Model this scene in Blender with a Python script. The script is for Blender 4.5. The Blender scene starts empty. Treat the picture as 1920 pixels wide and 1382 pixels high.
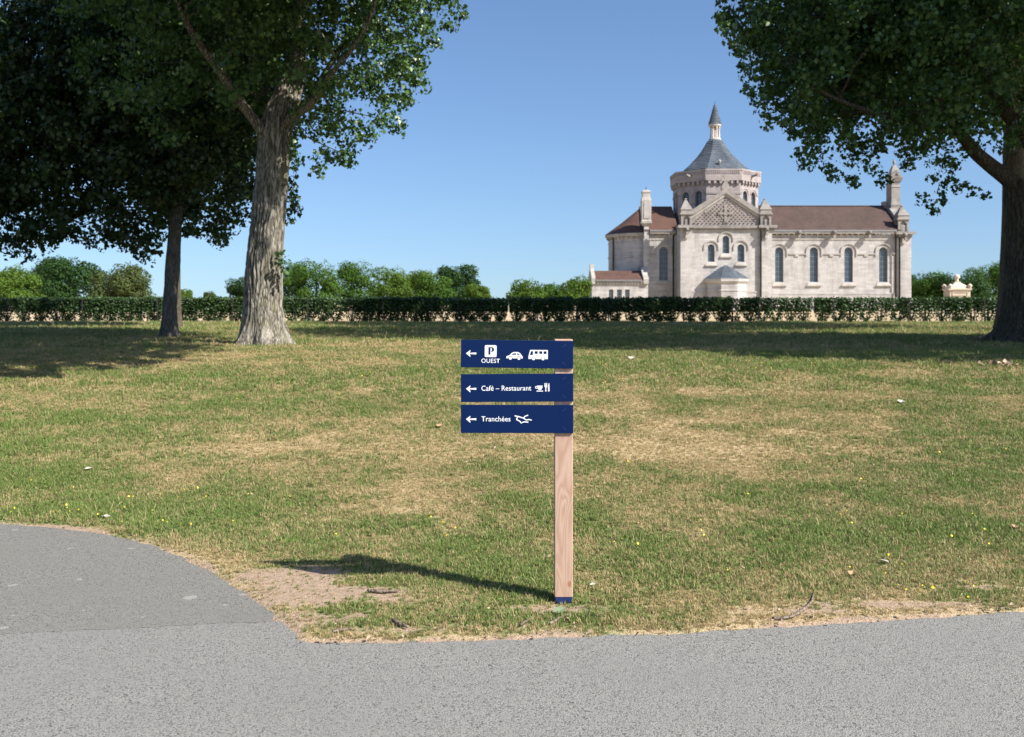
import bpy, bmesh, math, random
import numpy as np
from mathutils import Vector, Matrix, noise as mnoise
from mathutils.geometry import tessellate_polygon

R = math.radians
scene = bpy.context.scene
COL = scene.collection
rng = np.random.default_rng(7)
random.seed(7)

# ------------------------------------------------------------------ camera, sky, sun, exposure
F, EYE, HY = 1884.0, 1.6, 572.0          # focal length in photo pixels, eye height, horizon row
cam_d = bpy.data.cameras.new('camera')
cam_d.sensor_width = 36.0
cam_d.lens = 36.0 * F / 1920.0
cam_d.shift_y = -(691.0 - HY) / 1920.0
cam_d.clip_start = 0.05
cam_d.clip_end = 12000
cam_d.dof.use_dof = True
cam_d.dof.focus_distance = 5.4
cam_d.dof.aperture_fstop = 5.6
cam = bpy.data.objects.new('camera', cam_d)
COL.objects.link(cam)
cam.location = (0, 0, EYE)
cam.rotation_euler = (R(90), 0, 0)
scene.camera = cam

SUN_AZ, SUN_EL = 57.0, 42.0
sd = Vector((math.sin(R(SUN_AZ)) * math.cos(R(SUN_EL)), -math.cos(R(SUN_AZ)) * math.cos(R(SUN_EL)), math.sin(R(SUN_EL))))
world = bpy.data.worlds.new('World')
scene.world = world
world.use_nodes = True
wn = world.node_tree
sky = wn.nodes.new('ShaderNodeTexSky')
sky.sky_type = 'NISHITA'
sky.sun_disc = False
sky.sun_elevation = R(SUN_EL)
sky.sun_rotation = math.atan2(sd.x, sd.y)
sky.altitude = 150
sky.air_density = 1.0
sky.dust_density = 1.2
sky.ozone_density = 6.0
tc = wn.nodes.new('ShaderNodeTexCoord')      # lift the lookup a little: the plain model turns yellow at the very horizon
vm = wn.nodes.new('ShaderNodeVectorMath'); vm.operation = 'ADD'; vm.inputs[1].default_value = (0, 0, 0.055)
vn = wn.nodes.new('ShaderNodeVectorMath'); vn.operation = 'NORMALIZE'
wn.links.new(tc.outputs['Generated'], vm.inputs[0]); wn.links.new(vm.outputs[0], vn.inputs[0]); wn.links.new(vn.outputs[0], sky.inputs['Vector'])
bg = wn.nodes['Background']
wn.links.new(sky.outputs[0], bg.inputs['Color'])
bg.inputs['Strength'].default_value = 0.096

sun_d = bpy.data.lights.new('sun', 'SUN')
sun_d.energy = 5.0
sun_d.angle = R(0.53)
sun_d.color = (1.0, 0.95, 0.87)
sun = bpy.data.objects.new('sun', sun_d)
COL.objects.link(sun)
sun.location = (60, -47, 66)
sun.rotation_euler = sd.to_track_quat('Z', 'Y').to_euler()

vs = scene.view_settings
vs.view_transform = 'Standard'
vs.look = 'None'
vs.gamma = 1.0
vs.use_curve_mapping = False
vs.exposure = 0.82

# ------------------------------------------------------------------ helpers
def PX(px, d): return (px - 960.0) / F * d
def PZ(py, d): return EYE + (HY - py) / F * d

def put(name, mesh, mat=None, parent=None, loc=None, rot=None, label=None, cat=None, group=None, kind=None):
    o = bpy.data.objects.new(name, mesh)
    COL.objects.link(o)
    if mat is not None and mesh is not None and len(mesh.materials) == 0:
        mesh.materials.append(mat)
    if parent is not None: o.parent = parent
    if loc is not None: o.location = loc
    if rot is not None: o.rotation_euler = rot
    if label: o['label'] = label
    if cat: o['category'] = cat
    if group: o['group'] = group
    if kind: o['kind'] = kind
    return o

def np_mesh(name, V, Fc, attrs=None, smooth=False):
    """V (N,3), Fc (M,k) arrays"""
    V = np.asarray(V, dtype=np.float32); Fc = np.asarray(Fc, dtype=np.int32)
    m = bpy.data.meshes.new(name)
    m.vertices.add(len(V)); m.vertices.foreach_set('co', V.ravel())
    k = Fc.shape[1]
    m.loops.add(Fc.size); m.loops.foreach_set('vertex_index', Fc.ravel())
    m.polygons.add(len(Fc)); m.polygons.foreach_set('loop_start', np.arange(0, Fc.size, k, dtype=np.int32))
    if smooth: m.polygons.foreach_set('use_smooth', np.ones(len(Fc), dtype=bool))
    m.update(calc_edges=True)
    for nm, arr in (attrs or {}).items():
        a = m.attributes.new(nm, 'FLOAT', 'POINT'); a.data.foreach_set('value', np.asarray(arr, dtype=np.float32))
    return m

class MB:
    """collects shapes, builds one mesh"""
    def __init__(s): s.v = []; s.f = []
    def add(s, v, f):
        o = len(s.v); s.v += [tuple(p) for p in v]; s.f += [tuple(i + o for i in q) for q in f]; return s
    def box(s, x0, x1, y0, y1, z0, z1):
        return s.add([(x0,y0,z0),(x1,y0,z0),(x1,y1,z0),(x0,y1,z0),(x0,y0,z1),(x1,y0,z1),(x1,y1,z1),(x0,y1,z1)],
                     [(3,2,1,0),(4,5,6,7),(0,1,5,4),(1,2,6,5),(2,3,7,6),(3,0,4,7)])
    def prism(s, outer, holes=(), y0=0.0, y1=0.1):
        """polygon in (x,z), extruded along y from y0 (front) to y1"""
        loops = [list(outer)] + [list(h) for h in holes]
        tri = tessellate_polygon([[Vector((p[0], p[1], 0)) for p in l] for l in loops])
        flat = [p for l in loops for p in l]; n = len(flat)
        v = [(p[0], y0, p[1]) for p in flat] + [(p[0], y1, p[1]) for p in flat]
        f = []
        for t in tri:
            a, b, c = (flat[i] for i in t)
            ccw = (b[0]-a[0])*(c[1]-a[1]) - (b[1]-a[1])*(c[0]-a[0]) > 0
            t = tuple(t) if ccw else tuple(reversed(t))
            f.append(t); f.append(tuple(i + n for i in reversed(t)))
        o = 0
        for l in loops:
            m = len(l)
            for i in range(m):
                j = (i + 1) % m
                f.append((o+i, o+i+n, o+j+n, o+j))
            o += m
        return s.add(v, f)
    def rings(s, rings, cap=True):
        """list of equal-length closed rings of points"""
        n = len(rings[0]); v = [p for r in rings for p in r]; f = []
        for k in range(len(rings) - 1):
            for i in range(n):
                j = (i + 1) % n
                f.append((k*n+i, k*n+j, (k+1)*n+j, (k+1)*n+i))
        if cap:
            f.append(tuple(reversed(range(n)))); f.append(tuple((len(rings)-1)*n + i for i in range(n)))
        return s.add(v, f)
    def lathe(s, cx, cy, prof, n=16, a0=0.0):
        return s.rings([[(cx + r*math.cos(a0 + 2*math.pi*i/n), cy + r*math.sin(a0 + 2*math.pi*i/n), z) for i in range(n)] for r, z in prof])
    def tube(s, pts, rad, n=8):
        pts = [Vector(p) for p in pts]; rg = []
        up = Vector((0.31, 0.17, 0.93))
        for k, p in enumerate(pts):
            t = (pts[min(k+1, len(pts)-1)] - pts[max(k-1, 0)]).normalized()
            if abs(t.dot(up)) > 0.98: up = Vector((0.9, 0.1, 0.2))
            a = t.cross(up).normalized(); b = t.cross(a).normalized()
            r = rad[k] if hasattr(rad, '__len__') else rad
            rg.append([p + (a*math.cos(2*math.pi*i/n) + b*math.sin(2*math.pi*i/n))*r for i in range(n)])
        return s.rings(rg)
    def mesh(s, name, smooth=False):
        m = bpy.data.meshes.new(name); m.from_pydata(s.v, [], s.f); 
        bm = bmesh.new(); bm.from_mesh(m); bmesh.ops.recalc_face_normals(bm, faces=bm.faces); bm.to_mesh(m); bm.free()
        if smooth: m.polygons.foreach_set('use_smooth', np.ones(len(m.polygons), dtype=bool))
        m.update(); return m
    def build(s, name, mat, parent=None, smooth=False, **kw):
        return put(name, s.mesh(name, smooth), mat, parent, **kw)

def empty(name, loc=(0,0,0), label=None, cat=None, group=None):
    return put(name, None, None, None, loc=loc, label=label, cat=cat, group=group)

def hash2(ix, iy, seed):
    h = (ix.astype(np.int64) * 374761393 + iy.astype(np.int64) * 668265263 + seed * 974711) & 0x7fffffff
    h = ((h ^ (h >> 13)) * 1274126177) & 0x7fffffff
    return ((h ^ (h >> 16)) & 0xffff) / 65535.0
def vnoise(x, y, s, seed=0):
    x = np.asarray(x, float) / s; y = np.asarray(y, float) / s
    ix = np.floor(x); iy = np.floor(y); fx = x - ix; fy = y - iy
    fx = fx*fx*(3-2*fx); fy = fy*fy*(3-2*fy)
    a = hash2(ix, iy, seed); b = hash2(ix+1, iy, seed); c = hash2(ix, iy+1, seed); d = hash2(ix+1, iy+1, seed)
    return (a*(1-fx)+b*fx)*(1-fy) + (c*(1-fx)+d*fx)*fy
def fbm(x, y, s, seed=0, octv=4):
    t = 0; w = 0; a = 1.0
    for k in range(octv):
        t = t + a*vnoise(x, y, s/2**k, seed+k*17); w += a; a *= 0.55
    return t / w
def sstep(a, b, x):
    t = np.clip((np.asarray(x, float)-a)/(b-a), 0, 1); return t*t*(3-2*t)

# ------------------------------------------------------------------ materials
class N:
    """tiny node-tree helper"""
    def __init__(s, name):
        s.m = bpy.data.materials.new(name); s.m.use_nodes = True; s.t = s.m.node_tree
        s.b = s.t.nodes['Principled BSDF']; s.out = s.t.nodes['Material Output']
    def n(s, typ, **kw):
        nd = s.t.nodes.new(typ)
        for k, v in kw.items():
            if k == 'i':
                for kk, vv in v.items(): nd.inputs[kk].default_value = vv
            else: setattr(nd, k, v)
        return nd
    def l(s, a, b): s.t.links.new(a, b)
    def val(s, x):
        return x
    def setin(s, sock, x):
        if isinstance(x, bpy.types.NodeSocket): s.l(x, sock)
        else: sock.default_value = x
    def mix(s, f, a, b, mode='MIX'):
        nd = s.n('ShaderNodeMix', data_type='RGBA', blend_type=mode)
        s.setin(nd.inputs[0], f); s.setin(nd.inputs[6], a); s.setin(nd.inputs[7], b); return nd.outputs[2]
    def math(s, op, a, b=0.0, clamp=False):
        nd = s.n('ShaderNodeMath', operation=op, use_clamp=clamp); s.setin(nd.inputs[0], a); s.setin(nd.inputs[1], b); return nd.outputs[0]
    def ramp(s, x, lo, hi, a=0.0, b=1.0):
        nd = s.n('ShaderNodeMapRange', clamp=True); s.setin(nd.inputs[0], x)
        for i, v in enumerate((lo, hi, a, b)): s.setin(nd.inputs[i+1], v)
        return nd.outputs[0]
    def pos(s): return s.n('ShaderNodeNewGeometry').outputs['Position']
    def obj(s): return s.n('ShaderNodeTexCoord').outputs['Object']
    def scale(s, v, sc):
        nd = s.n('ShaderNodeMapping'); s.l(v, nd.inputs[0]); nd.inputs['Scale'].default_value = sc; return nd.outputs[0]
    def noise(s, v, sc, det=3.0, rough=0.55, dist=0.0):
        nd = s.n('ShaderNodeTexNoise'); s.l(v, nd.inputs['Vector']); nd.inputs['Scale'].default_value = sc
        nd.inputs['Detail'].default_value = det; nd.inputs['Roughness'].default_value = rough; nd.inputs['Distortion'].default_value = dist
        return nd.outputs['Fac']
    def vor(s, v, sc, feat='F1', out='Distance'):
        nd = s.n('ShaderNodeTexVoronoi', feature=feat); s.l(v, nd.inputs['Vector']); nd.inputs['Scale'].default_value = sc; return nd.outputs[out]
    def attr(s, name, inst=False):
        nd = s.n('ShaderNodeAttribute', attribute_name=name)
        if inst: nd.attribute_type = 'INSTANCER'
        return nd.outputs['Fac']
    def bump(s, h, strength=0.3, dist=0.02):
        nd = s.n('ShaderNodeBump'); s.l(h, nd.inputs['Height']); nd.inputs['Strength'].default_value = strength; nd.inputs['Distance'].default_value = dist
        s.l(nd.outputs[0], s.b.inputs['Normal']); return nd
    def base(s, c): s.setin(s.b.inputs['Base Color'], c); return s
    def rough(s, r, spec=0.5):
        s.setin(s.b.inputs['Roughness'], r); s.b.inputs['Specular IOR Level'].default_value = spec; return s
def rgb(r, g, b): return (r, g, b, 1.0)

def stone_mat(name, c1, c2, dark, row=0.33, bw=0.85, stain=0.55):
    s = N(name); p = s.pos()
    sep = s.n('ShaderNodeSeparateXYZ'); s.l(p, sep.inputs[0])
    cmb = s.n('ShaderNodeCombineXYZ'); s.l(s.math('ADD', sep.outputs[0], s.math('MULTIPLY', sep.outputs[1], 0.77)), cmb.inputs[0]); s.l(sep.outputs[2], cmb.inputs[1])
    br = s.n('ShaderNodeTexBrick'); s.l(cmb.outputs[0], br.inputs['Vector'])
    br.inputs['Scale'].default_value = 1.0; br.inputs['Row Height'].default_value = row; br.inputs['Brick Width'].default_value = bw
    br.inputs['Mortar Size'].default_value = 0.02; br.inputs['Mortar Smooth'].default_value = 0.4
    br.inputs['Color1'].default_value = c1; br.inputs['Color2'].default_value = c2
    br.inputs['Mortar'].default_value = tuple(0.72*x for x in c1[:3]) + (1,)
    streak = s.noise(s.scale(p, (0.9, 0.9, 0.22)), 1.0, 6, 0.62)
    blot = s.noise(s.scale(p, (0.35, 0.35, 1.3)), 1.0, 5, 0.6)
    f = s.ramp(s.math('ADD', streak, s.math('MULTIPLY', blot, 0.7)), 0.78, 1.12, 0.0, stain)
    c = s.mix(f, br.outputs['Color'], dark)
    g = s.noise(p, 9.0, 4, 0.7)
    c = s.mix(s.ramp(g, 0.3, 0.75, 0.0, 0.3), c, dark)
    s.base(c).rough(0.9, 0.2)
    s.bump(s.math('ADD', s.math('MULTIPLY', br.outputs['Fac'], -0.6), g), 0.5, 0.03)
    return s.m

M = {}
M['stone'] = stone_mat('pale_limestone', rgb(.56,.53,.50), rgb(.455,.425,.40), rgb(.23,.218,.215), stain=.75)
M['stone_trim'] = stone_mat('trim_limestone', rgb(.50,.465,.42), rgb(.44,.405,.365), rgb(.18,.165,.15), 0.6, 1.4, 0.6)
M['stone_grey'] = stone_mat('weathered_limestone', rgb(.36,.33,.30), rgb(.29,.265,.24), rgb(.13,.12,.115), 0.45, 1.1, 0.8)
M['stone_pink'] = stone_mat('pinkish_limestone', rgb(.43,.375,.355), rgb(.345,.30,.29), rgb(.19,.165,.165), 0.3, 0.7, 0.6)
M['stone_cream'] = stone_mat('cream_stone', rgb(.66,.56,.44), rgb(.62,.52,.40), rgb(.42,.34,.25), 0.4, 1.0, 0.4)

def roof_mat(name, c1, c2, dark, row, bw):
    s = N(name); p = s.pos()
    sep = s.n('ShaderNodeSeparateXYZ'); s.l(p, sep.inputs[0])
    cmb = s.n('ShaderNodeCombineXYZ'); s.l(s.math('ADD', sep.outputs[0], s.math('MULTIPLY', sep.outputs[1], 0.3)), cmb.inputs[0]); s.l(sep.outputs[2], cmb.inputs[1])
    br = s.n('ShaderNodeTexBrick'); s.l(cmb.outputs[0], br.inputs['Vector'])
    br.inputs['Scale'].default_value = 1.0; br.inputs['Row Height'].default_value = row; br.inputs['Brick Width'].default_value = bw
    br.inputs['Mortar Size'].default_value = 0.012; br.inputs['Color1'].default_value = c1; br.inputs['Color2'].default_value = c2; br.inputs['Mortar'].default_value = dark
    st = s.noise(s.scale(p, (0.5, 0.5, 0.35)), 1.0, 5, 0.65)
    c = s.mix(s.ramp(st, 0.42, 0.68, 0.0, 0.65), br.outputs['Color'], dark)
    s.base(c).rough(0.85, 0.25)
    s.bump(br.outputs['Fac'], 0.4, -0.03)
    return s.m
M['tile'] = roof_mat('brown_clay_tiles', rgb(.115,.072,.058), rgb(.085,.054,.045), rgb(.05,.038,.034), 0.16, 0.22)
M['tile_red'] = roof_mat('red_clay_tiles', rgb(.145,.076,.054), rgb(.115,.060,.045), rgb(.065,.042,.036), 0.16, 0.22)
M['slate'] = roof_mat('blue_grey_slates', rgb(.085,.105,.13), rgb(.135,.155,.175), rgb(.045,.055,.072), 0.3, 0.5)
N_ = N('lead_gutter'); N_.base(rgb(.20,.205,.215)).rough(0.5); M['lead'] = N_.m
N_ = N('dark_pipe'); N_.base(rgb(.035,.032,.032)).rough(0.8, .2); M['pipe'] = N_.m
s = N('window_glass'); p = s.pos()
s.base(s.mix(s.noise(p, 3.0, 3), rgb(.035,.055,.075), rgb(.085,.125,.155))).rough(0.22, 0.6); M['glass'] = s.m
N_ = N('lead_bars'); N_.base(rgb(.16,.18,.20)).rough(0.6); M['bars'] = N_.m

# foliage
def leaf_mat(name, c1, c2, trans=0.3, rough=0.42):
    s = N(name); a = s.attr('rnd')
    c = s.mix(a, c1, c2)
    s.base(c).rough(rough, (0.5 if rough < .55 else .12))
    tr = s.n('ShaderNodeBsdfTranslucent'); s.l(s.mix(1.0, c, rgb(.85,1.0,.45), 'MULTIPLY'), tr.inputs['Color'])
    mx = s.n('ShaderNodeMixShader'); mx.inputs[0].default_value = trans
    s.l(s.b.outputs[0], mx.inputs[1]); s.l(tr.outputs[0], mx.inputs[2]); s.l(mx.outputs[0], s.out.inputs['Surface'])
    return s.m
M['poplar'] = leaf_mat('poplar_leaves', rgb(.034,.082,.024), rgb(.115,.20,.062), 0.36, 0.36)
M['maple'] = leaf_mat('maple_leaves', rgb(.022,.048,.015), rgb(.055,.10,.028), 0.3, 0.45)
M['hedge'] = leaf_mat('hedge_leaves', rgb(.030,.066,.020), rgb(.075,.135,.036), 0.25, 0.45)
FARL = [leaf_mat('far_leaves_mid', rgb(.045,.098,.015), rgb(.088,.165,.026), 0.25, 0.6),
        leaf_mat('far_leaves_dark', rgb(.022,.055,.014), rgb(.042,.088,.022), 0.2, 0.6),
        leaf_mat('far_leaves_light', rgb(.068,.125,.018), rgb(.115,.185,.03), 0.3, 0.6),
        leaf_mat('far_leaves_olive', rgb(.056,.08,.024), rgb(.10,.125,.042), 0.25, 0.6)]

def bark_mat(name, c_ridge, c_fur, moss):
    s = N(name); p = s.pos()
    v = s.scale(p, (14.0, 14.0, 2.6))
    n1 = s.noise(v, 1.0, 6, 0.62, 0.6)
    v2 = s.vor(s.scale(p, (20, 20, 4.2)), 1.0, 'DISTANCE_TO_EDGE')
    rid = s.math('MULTIPLY', s.ramp(v2, 0.0, 0.30), s.ramp(n1, 0.30, 0.62))
    rid = s.math('MAXIMUM', rid, s.math('MULTIPLY', s.math('MULTIPLY', s.attr('ridge'), s.ramp(n1, .25, .6)), 0.8))
    c = s.mix(s.ramp(rid, 0.05, 0.6), c_fur, c_ridge)
    c = s.mix(s.ramp(s.noise(p, 2.2, 4), 0.52, 0.72, 0.0, 0.5), c, moss)
    c = s.mix(s.ramp(s.noise(p, 45.0, 3), 0.35, 0.7, 0.0, 0.35), c, c_fur)
    s.base(c).rough(0.95, 0.15)
    s.bump(s.math('ADD', rid, s.math('MULTIPLY', s.noise(p, 40, 3), 0.3)), 0.8, 0.03)
    return s.m
M['bark'] = bark_mat('poplar_bark', rgb(.385,.36,.305), rgb(.06,.05,.038), rgb(.20,.20,.085))
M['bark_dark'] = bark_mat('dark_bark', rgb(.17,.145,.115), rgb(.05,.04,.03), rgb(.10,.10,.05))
M['bark_grey'] = bark_mat('grey_bark', rgb(.19,.18,.165), rgb(.07,.065,.06), rgb(.14,.14,.09))
M['twig'] = bark_mat('grey_twig', rgb(.33,.27,.21), rgb(.16,.12,.09), rgb(.25,.2,.15))

# ground materials
GREEN1, GREEN2, DRY1, DRY2 = rgb(.112,.18,.038), rgb(.24,.30,.085), rgb(.56,.45,.235), rgb(.40,.295,.155)
s = N('lawn_soil'); p = s.pos()
a_dry = s.attr('dry'); a_bare = s.attr('bare')
n1 = s.noise(p, 3.0, 6, 0.68); n2 = s.noise(p, 38.0, 4, 0.7); n3 = s.noise(p, 130.0, 2, 0.6)
dd = s.math('ADD', a_dry, s.math('MULTIPLY', s.math('SUBTRACT', n2, 0.5), 1.1), True)
green = s.mix(s.ramp(n3, 0.3, 0.7), rgb(.12,.17,.05), rgb(.20,.24,.085))
dry = s.mix(s.ramp(n3, 0.3, 0.7), rgb(.38,.285,.16), rgb(.55,.43,.26))
c = s.mix(s.ramp(dd, 0.35, 0.75), green, dry)
soil = s.mix(s.ramp(n2, 0.3, 0.7), rgb(.30,.21,.145), rgb(.50,.375,.27))
soil = s.mix(s.ramp(n3, 0.55, 0.75, 0, .6), soil, rgb(.20,.14,.09))
c = s.mix(s.ramp(s.math('ADD', a_bare, s.math('MULTIPLY', s.math('SUBTRACT', n1, 0.5), 0.7)), 0.35, 0.65), c, soil)
s.base(c).rough(0.95, 0.1); s.bump(s.math('ADD', n2, s.math('MULTIPLY', n3, 0.5)), 0.9, 0.02)
M['ground'] = s.m

s = N('grass_blades')
a_dry = s.attr('dry', True)
oi = s.n('ShaderNodeObjectInfo').outputs['Random']
blade = s.attr('brnd')
mixv = s.math('ADD', a_dry, s.math('MULTIPLY', s.math('SUBTRACT', s.math('ADD', s.math('MULTIPLY', oi, 0.55), s.math('MULTIPLY', blade, 0.45)), 0.5), 1.5), True)
g = s.mix(blade, GREEN1, GREEN2); d = s.mix(blade, DRY1, DRY2)
c = s.mix(s.ramp(mixv, 0.36, 0.62), g, d)
s.base(c).rough(0.6, 0.3)
tr = s.n('ShaderNodeBsdfTranslucent'); s.l(c, tr.inputs['Color'])
mx = s.n('ShaderNodeMixShader'); mx.inputs[0].default_value = 0.25
s.l(s.b.outputs[0], mx.inputs[1]); s.l(tr.outputs[0], mx.inputs[2]); s.l(mx.outputs[0], s.out.inputs['Surface'])
M['grass'] = s.m

def asphalt(name, light, mid, dark, tint, spots):
    s = N(name); p = s.pos()
    nd = s.n('ShaderNodeTexVoronoi', feature='F1'); s.l(p, nd.inputs['Vector']); nd.inputs['Scale'].default_value = 150.0
    cell = s.n('ShaderNodeSeparateColor'); s.l(nd.outputs['Color'], cell.inputs[0])
    big = s.noise(p, 1.3, 5, 0.6); fine = s.noise(p, 260.0, 2, 0.6); midn = s.noise(p, 24.0, 3, 0.6)
    c = s.mix(s.ramp(cell.outputs[0], 0.0, 0.75), mid, light)
    c = s.mix(s.ramp(cell.outputs[1], 0.84, 0.93), c, dark)
    c = s.mix(s.ramp(nd.outputs['Distance'], 0.5, 0.9, 0.0, 0.6), c, dark)
    c = s.mix(s.ramp(midn, 0.5, 0.75, 0.0, 0.35), c, mid)
    c = s.mix(s.ramp(big, 0.42, 0.66, 0.0, 0.45), c, tint)
    wear = s.noise(s.scale(p, (.28, .9, 1)), 1.0, 4, .55)
    c = s.mix(s.ramp(wear, .50, .72, 0.0, .45), c, mid)
    fleck = s.vor(p, 7.0); c = s.mix(s.ramp(fleck, .02, .05, .7, 0.0), c, dark)
    if spots:
        vs_ = s.n('ShaderNodeTexVoronoi', feature='F1', voronoi_dimensions='2D'); s.l(s.n('ShaderNodeVectorMath', operation='ADD').outputs[0], vs_.inputs['Vector'])
        add = vs_.inputs['Vector'].links[0].from_node; s.l(p, add.inputs[0])
        w = s.n('ShaderNodeTexNoise'); s.l(p, w.inputs['Vector']); w.inputs['Scale'].default_value = 9.0
        wm = s.n('ShaderNodeVectorMath', operation='SCALE'); s.l(w.outputs['Color'], wm.inputs[0]); wm.inputs['Scale'].default_value = 0.06
        s.l(wm.outputs[0], add.inputs[1])
        vs_.inputs['Scale'].default_value = 2.9
        k = s.n('ShaderNodeSeparateColor'); s.l(vs_.outputs['Color'], k.inputs[0])
        r = s.math('MULTIPLY', s.math('POWER', k.outputs[0], 2.5), 0.115)
        m_ = s.math('MULTIPLY', s.math('LESS_THAN', vs_.outputs['Distance'], r), 0.5)
        c = s.mix(m_, c, rgb(.37,.36,.31))
    s.base(c).rough(0.85, 0.3)
    s.bump(s.math('ADD', s.math('MULTIPLY', nd.outputs['Distance'], -1.0), s.math('MULTIPLY', fine, 0.4)), 0.65, 0.005)
    return s.m
M['road'] = asphalt('pale_asphalt', rgb(.285,.277,.256), rgb(.19,.185,.172), rgb(.078,.075,.069), rgb(.205,.199,.185), False)
M['path'] = asphalt('old_asphalt', rgb(.242,.235,.213), rgb(.163,.157,.142), rgb(.078,.073,.065), rgb(.183,.174,.153), True)

# ------------------------------------------------------------------ ground
def prof(y): return 0.65 * sstep(5.5, 21.0, y)
def ground_pt(px, py):
    """where the view ray through a pixel of the photograph meets the (unmodified) lawn"""
    d = 3.0
    for k in range(6000):
        if EYE + (HY - py)/F*d <= prof(d): break
        d *= 1.002
    return PX(px, d), d
def flat_pt(px, py):
    d = EYE*F/(py-HY); return PX(px, d), d

curve_px = [(0,980),(100,987),(200,1000),(300,1025),(380,1060),(440,1095),(510,1150),(530,1170)]
crv = [flat_pt(*q) for q in curve_px]
road_px = [(566,1204),(640,1206),(960,1199),(1280,1186),(1600,1168),(1920,1145)]
rd = [flat_pt(*q) for q in road_px]
edge = [(-40, 9.6), (-14, 8.7), (-7.5, 8.05)] + crv + rd + [(5.0, 5.72), (8.0, 6.35), (14, 7.6), (40, 13.0)]
EA = np.array(edge)
def edge_sd(x, y):
    """signed distance to the asphalt edge, + on the lawn side (beyond the edge)"""
    x = np.asarray(x, float); y = np.asarray(y, float)
    best = np.full(x.shape, 1e9); sgn = np.ones(x.shape)
    for k in range(len(EA)-1):
        ax, ay = EA[k]; bx, by = EA[k+1]
        dx, dy = bx-ax, by-ay; L2 = dx*dx+dy*dy
        t = np.clip(((x-ax)*dx+(y-ay)*dy)/L2, 0, 1)
        ex, ey = x-(ax+t*dx), y-(ay+t*dy)
        dist = np.hypot(ex, ey); s_ = np.where(dx*(y-ay)-dy*(x-ax) > 0, 1.0, -1.0)
        m = dist < best - 1e-9
        best = np.where(m, dist, best); sgn = np.where(m, s_, sgn)
    return best*sgn
# soil heap round the post and the worn corner
def gauss(x, y, cx, cy, rx, ry): return np.exp(-(((x-cx)/rx)**2 + ((y-cy)/ry)**2))
POST = (0.2765, 5.42)
def terr(x, y):
    x = np.asarray(x, float); y = np.asarray(y, float)
    e = edge_sd(x, y) + (fbm(x, y, 0.16, 5, 3)-0.5)*0.075 + (fbm(x, y, 0.05, 6, 2)-0.5)*0.035
    zi = np.clip(e*0.35, -0.035, 0.012)
    und = (fbm(x, y, 1.6, 9, 3)-0.5)*0.05*sstep(0.1, 1.5, e) + (fbm(x, y, 0.22, 3, 2)-0.5)*0.018*sstep(0.0, 0.3, e)*(1-sstep(14, 26, y))
    k = 1 - gauss(x, y, POST[0], POST[1]-.06, .16, .14)
    return np.where(e > 0, (zi + prof(y)*sstep(0.0, 2.0, e) + und)*k, zi)

BLOBS = [(1420,850,2.0,.9,.27),(1250,835,1.4,.7,.14),(700,850,1.2,.9,.12),(1000,760,1.5,1.2,.10),(150,780,2.6,2.0,-.16),(60,900,1.2,1.0,-.22),(230,960,.8,.5,-.30),
         (450,950,.7,.4,-.22),(1500,672,6.0,2.0,-.34),(1150,690,2.4,1.4,-.24),(760,1045,.55,.35,-.26),(900,1085,.5,.3,-.18),(1250,1085,.8,.35,-.14),(1650,1000,1.0,.6,-.16),
         (1700,860,1.6,1.2,-.16),(560,700,4.0,1.3,-.18),(100,690,3.0,1.2,.12),(350,900,.7,.5,.14),(820,930,.9,.6,.22),(600,940,.8,.4,.14),(1180,780,1.2,.8,.16),(700,660,4,.8,.18),(1750,700,2.0,.8,.2),(1450,950,1.0,.4,.1),(660,1080,.5,.3,-.1)]
BL = [(ground_pt(a, b), rx, ry, w) for a, b, rx, ry, w in BLOBS]
BARES = [((555,1088),.42,.30,1.15),((620,1115),.50,.28,1.0),((610,1165),.45,.16,.85),((720,1185),.5,.08,.6),((1057,1145),.30,.13,1.0),((1085,1120),.20,.12,.5),((1500,1150),.50,.07,.6),((1700,1138),.7,.08,.8),((1880,1105),.4,.12,.5),((1200,1185),.8,.05,.4)]
BR = [(flat_pt(*q), rx, ry, w) for q, rx, ry, w in BARES]
def dryness(x, y):
    t = 0.50 + (fbm(x, y, 2.6, 21, 4)-0.5)*0.85 + (fbm(x, y, 0.42, 33, 3)-0.5)*1.0
    for (cx, cy), rx, ry, w in BL: t = t + w*gauss(x, y, cx, cy, rx, ry)
    t = t + 0.30*(1-sstep(0.0, 0.28, edge_sd(x, y)))
    t = t + 0.10*(1-sstep(5.2, 7.0, y)) - 0.12*sstep(22, 34, y)*(1-sstep(52, 53, y))
    t = np.where(np.asarray(y) > 53.2, 0.93, t)
    return np.clip(t, 0.02, 1.0)
def bareness(x, y):
    t = np.zeros(np.shape(x))
    for (cx, cy), rx, ry, w in BR: t = np.maximum(t, w*gauss(x, y, cx, cy, rx, ry))
    t = np.maximum(t, (.15+.95*fbm(x, y, .5, 77, 3))*(1-sstep(0.0, 0.02+.14*fbm(x, y, .35, 78, 2), edge_sd(x, y))))
    for cx, cy, rx, w in ((-5.84, 23.45, .95, .8), (13.0, 24.7, 1.6, .75), (-9.88, 28.9, .6, .6)): t = np.maximum(t, w*gauss(x, y, cx, cy, rx, rx))
    return np.clip(t + (fbm(x, y, 0.22, 55, 4)-0.5)*1.1*sstep(.08, .3, t), 0, 1)

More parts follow.
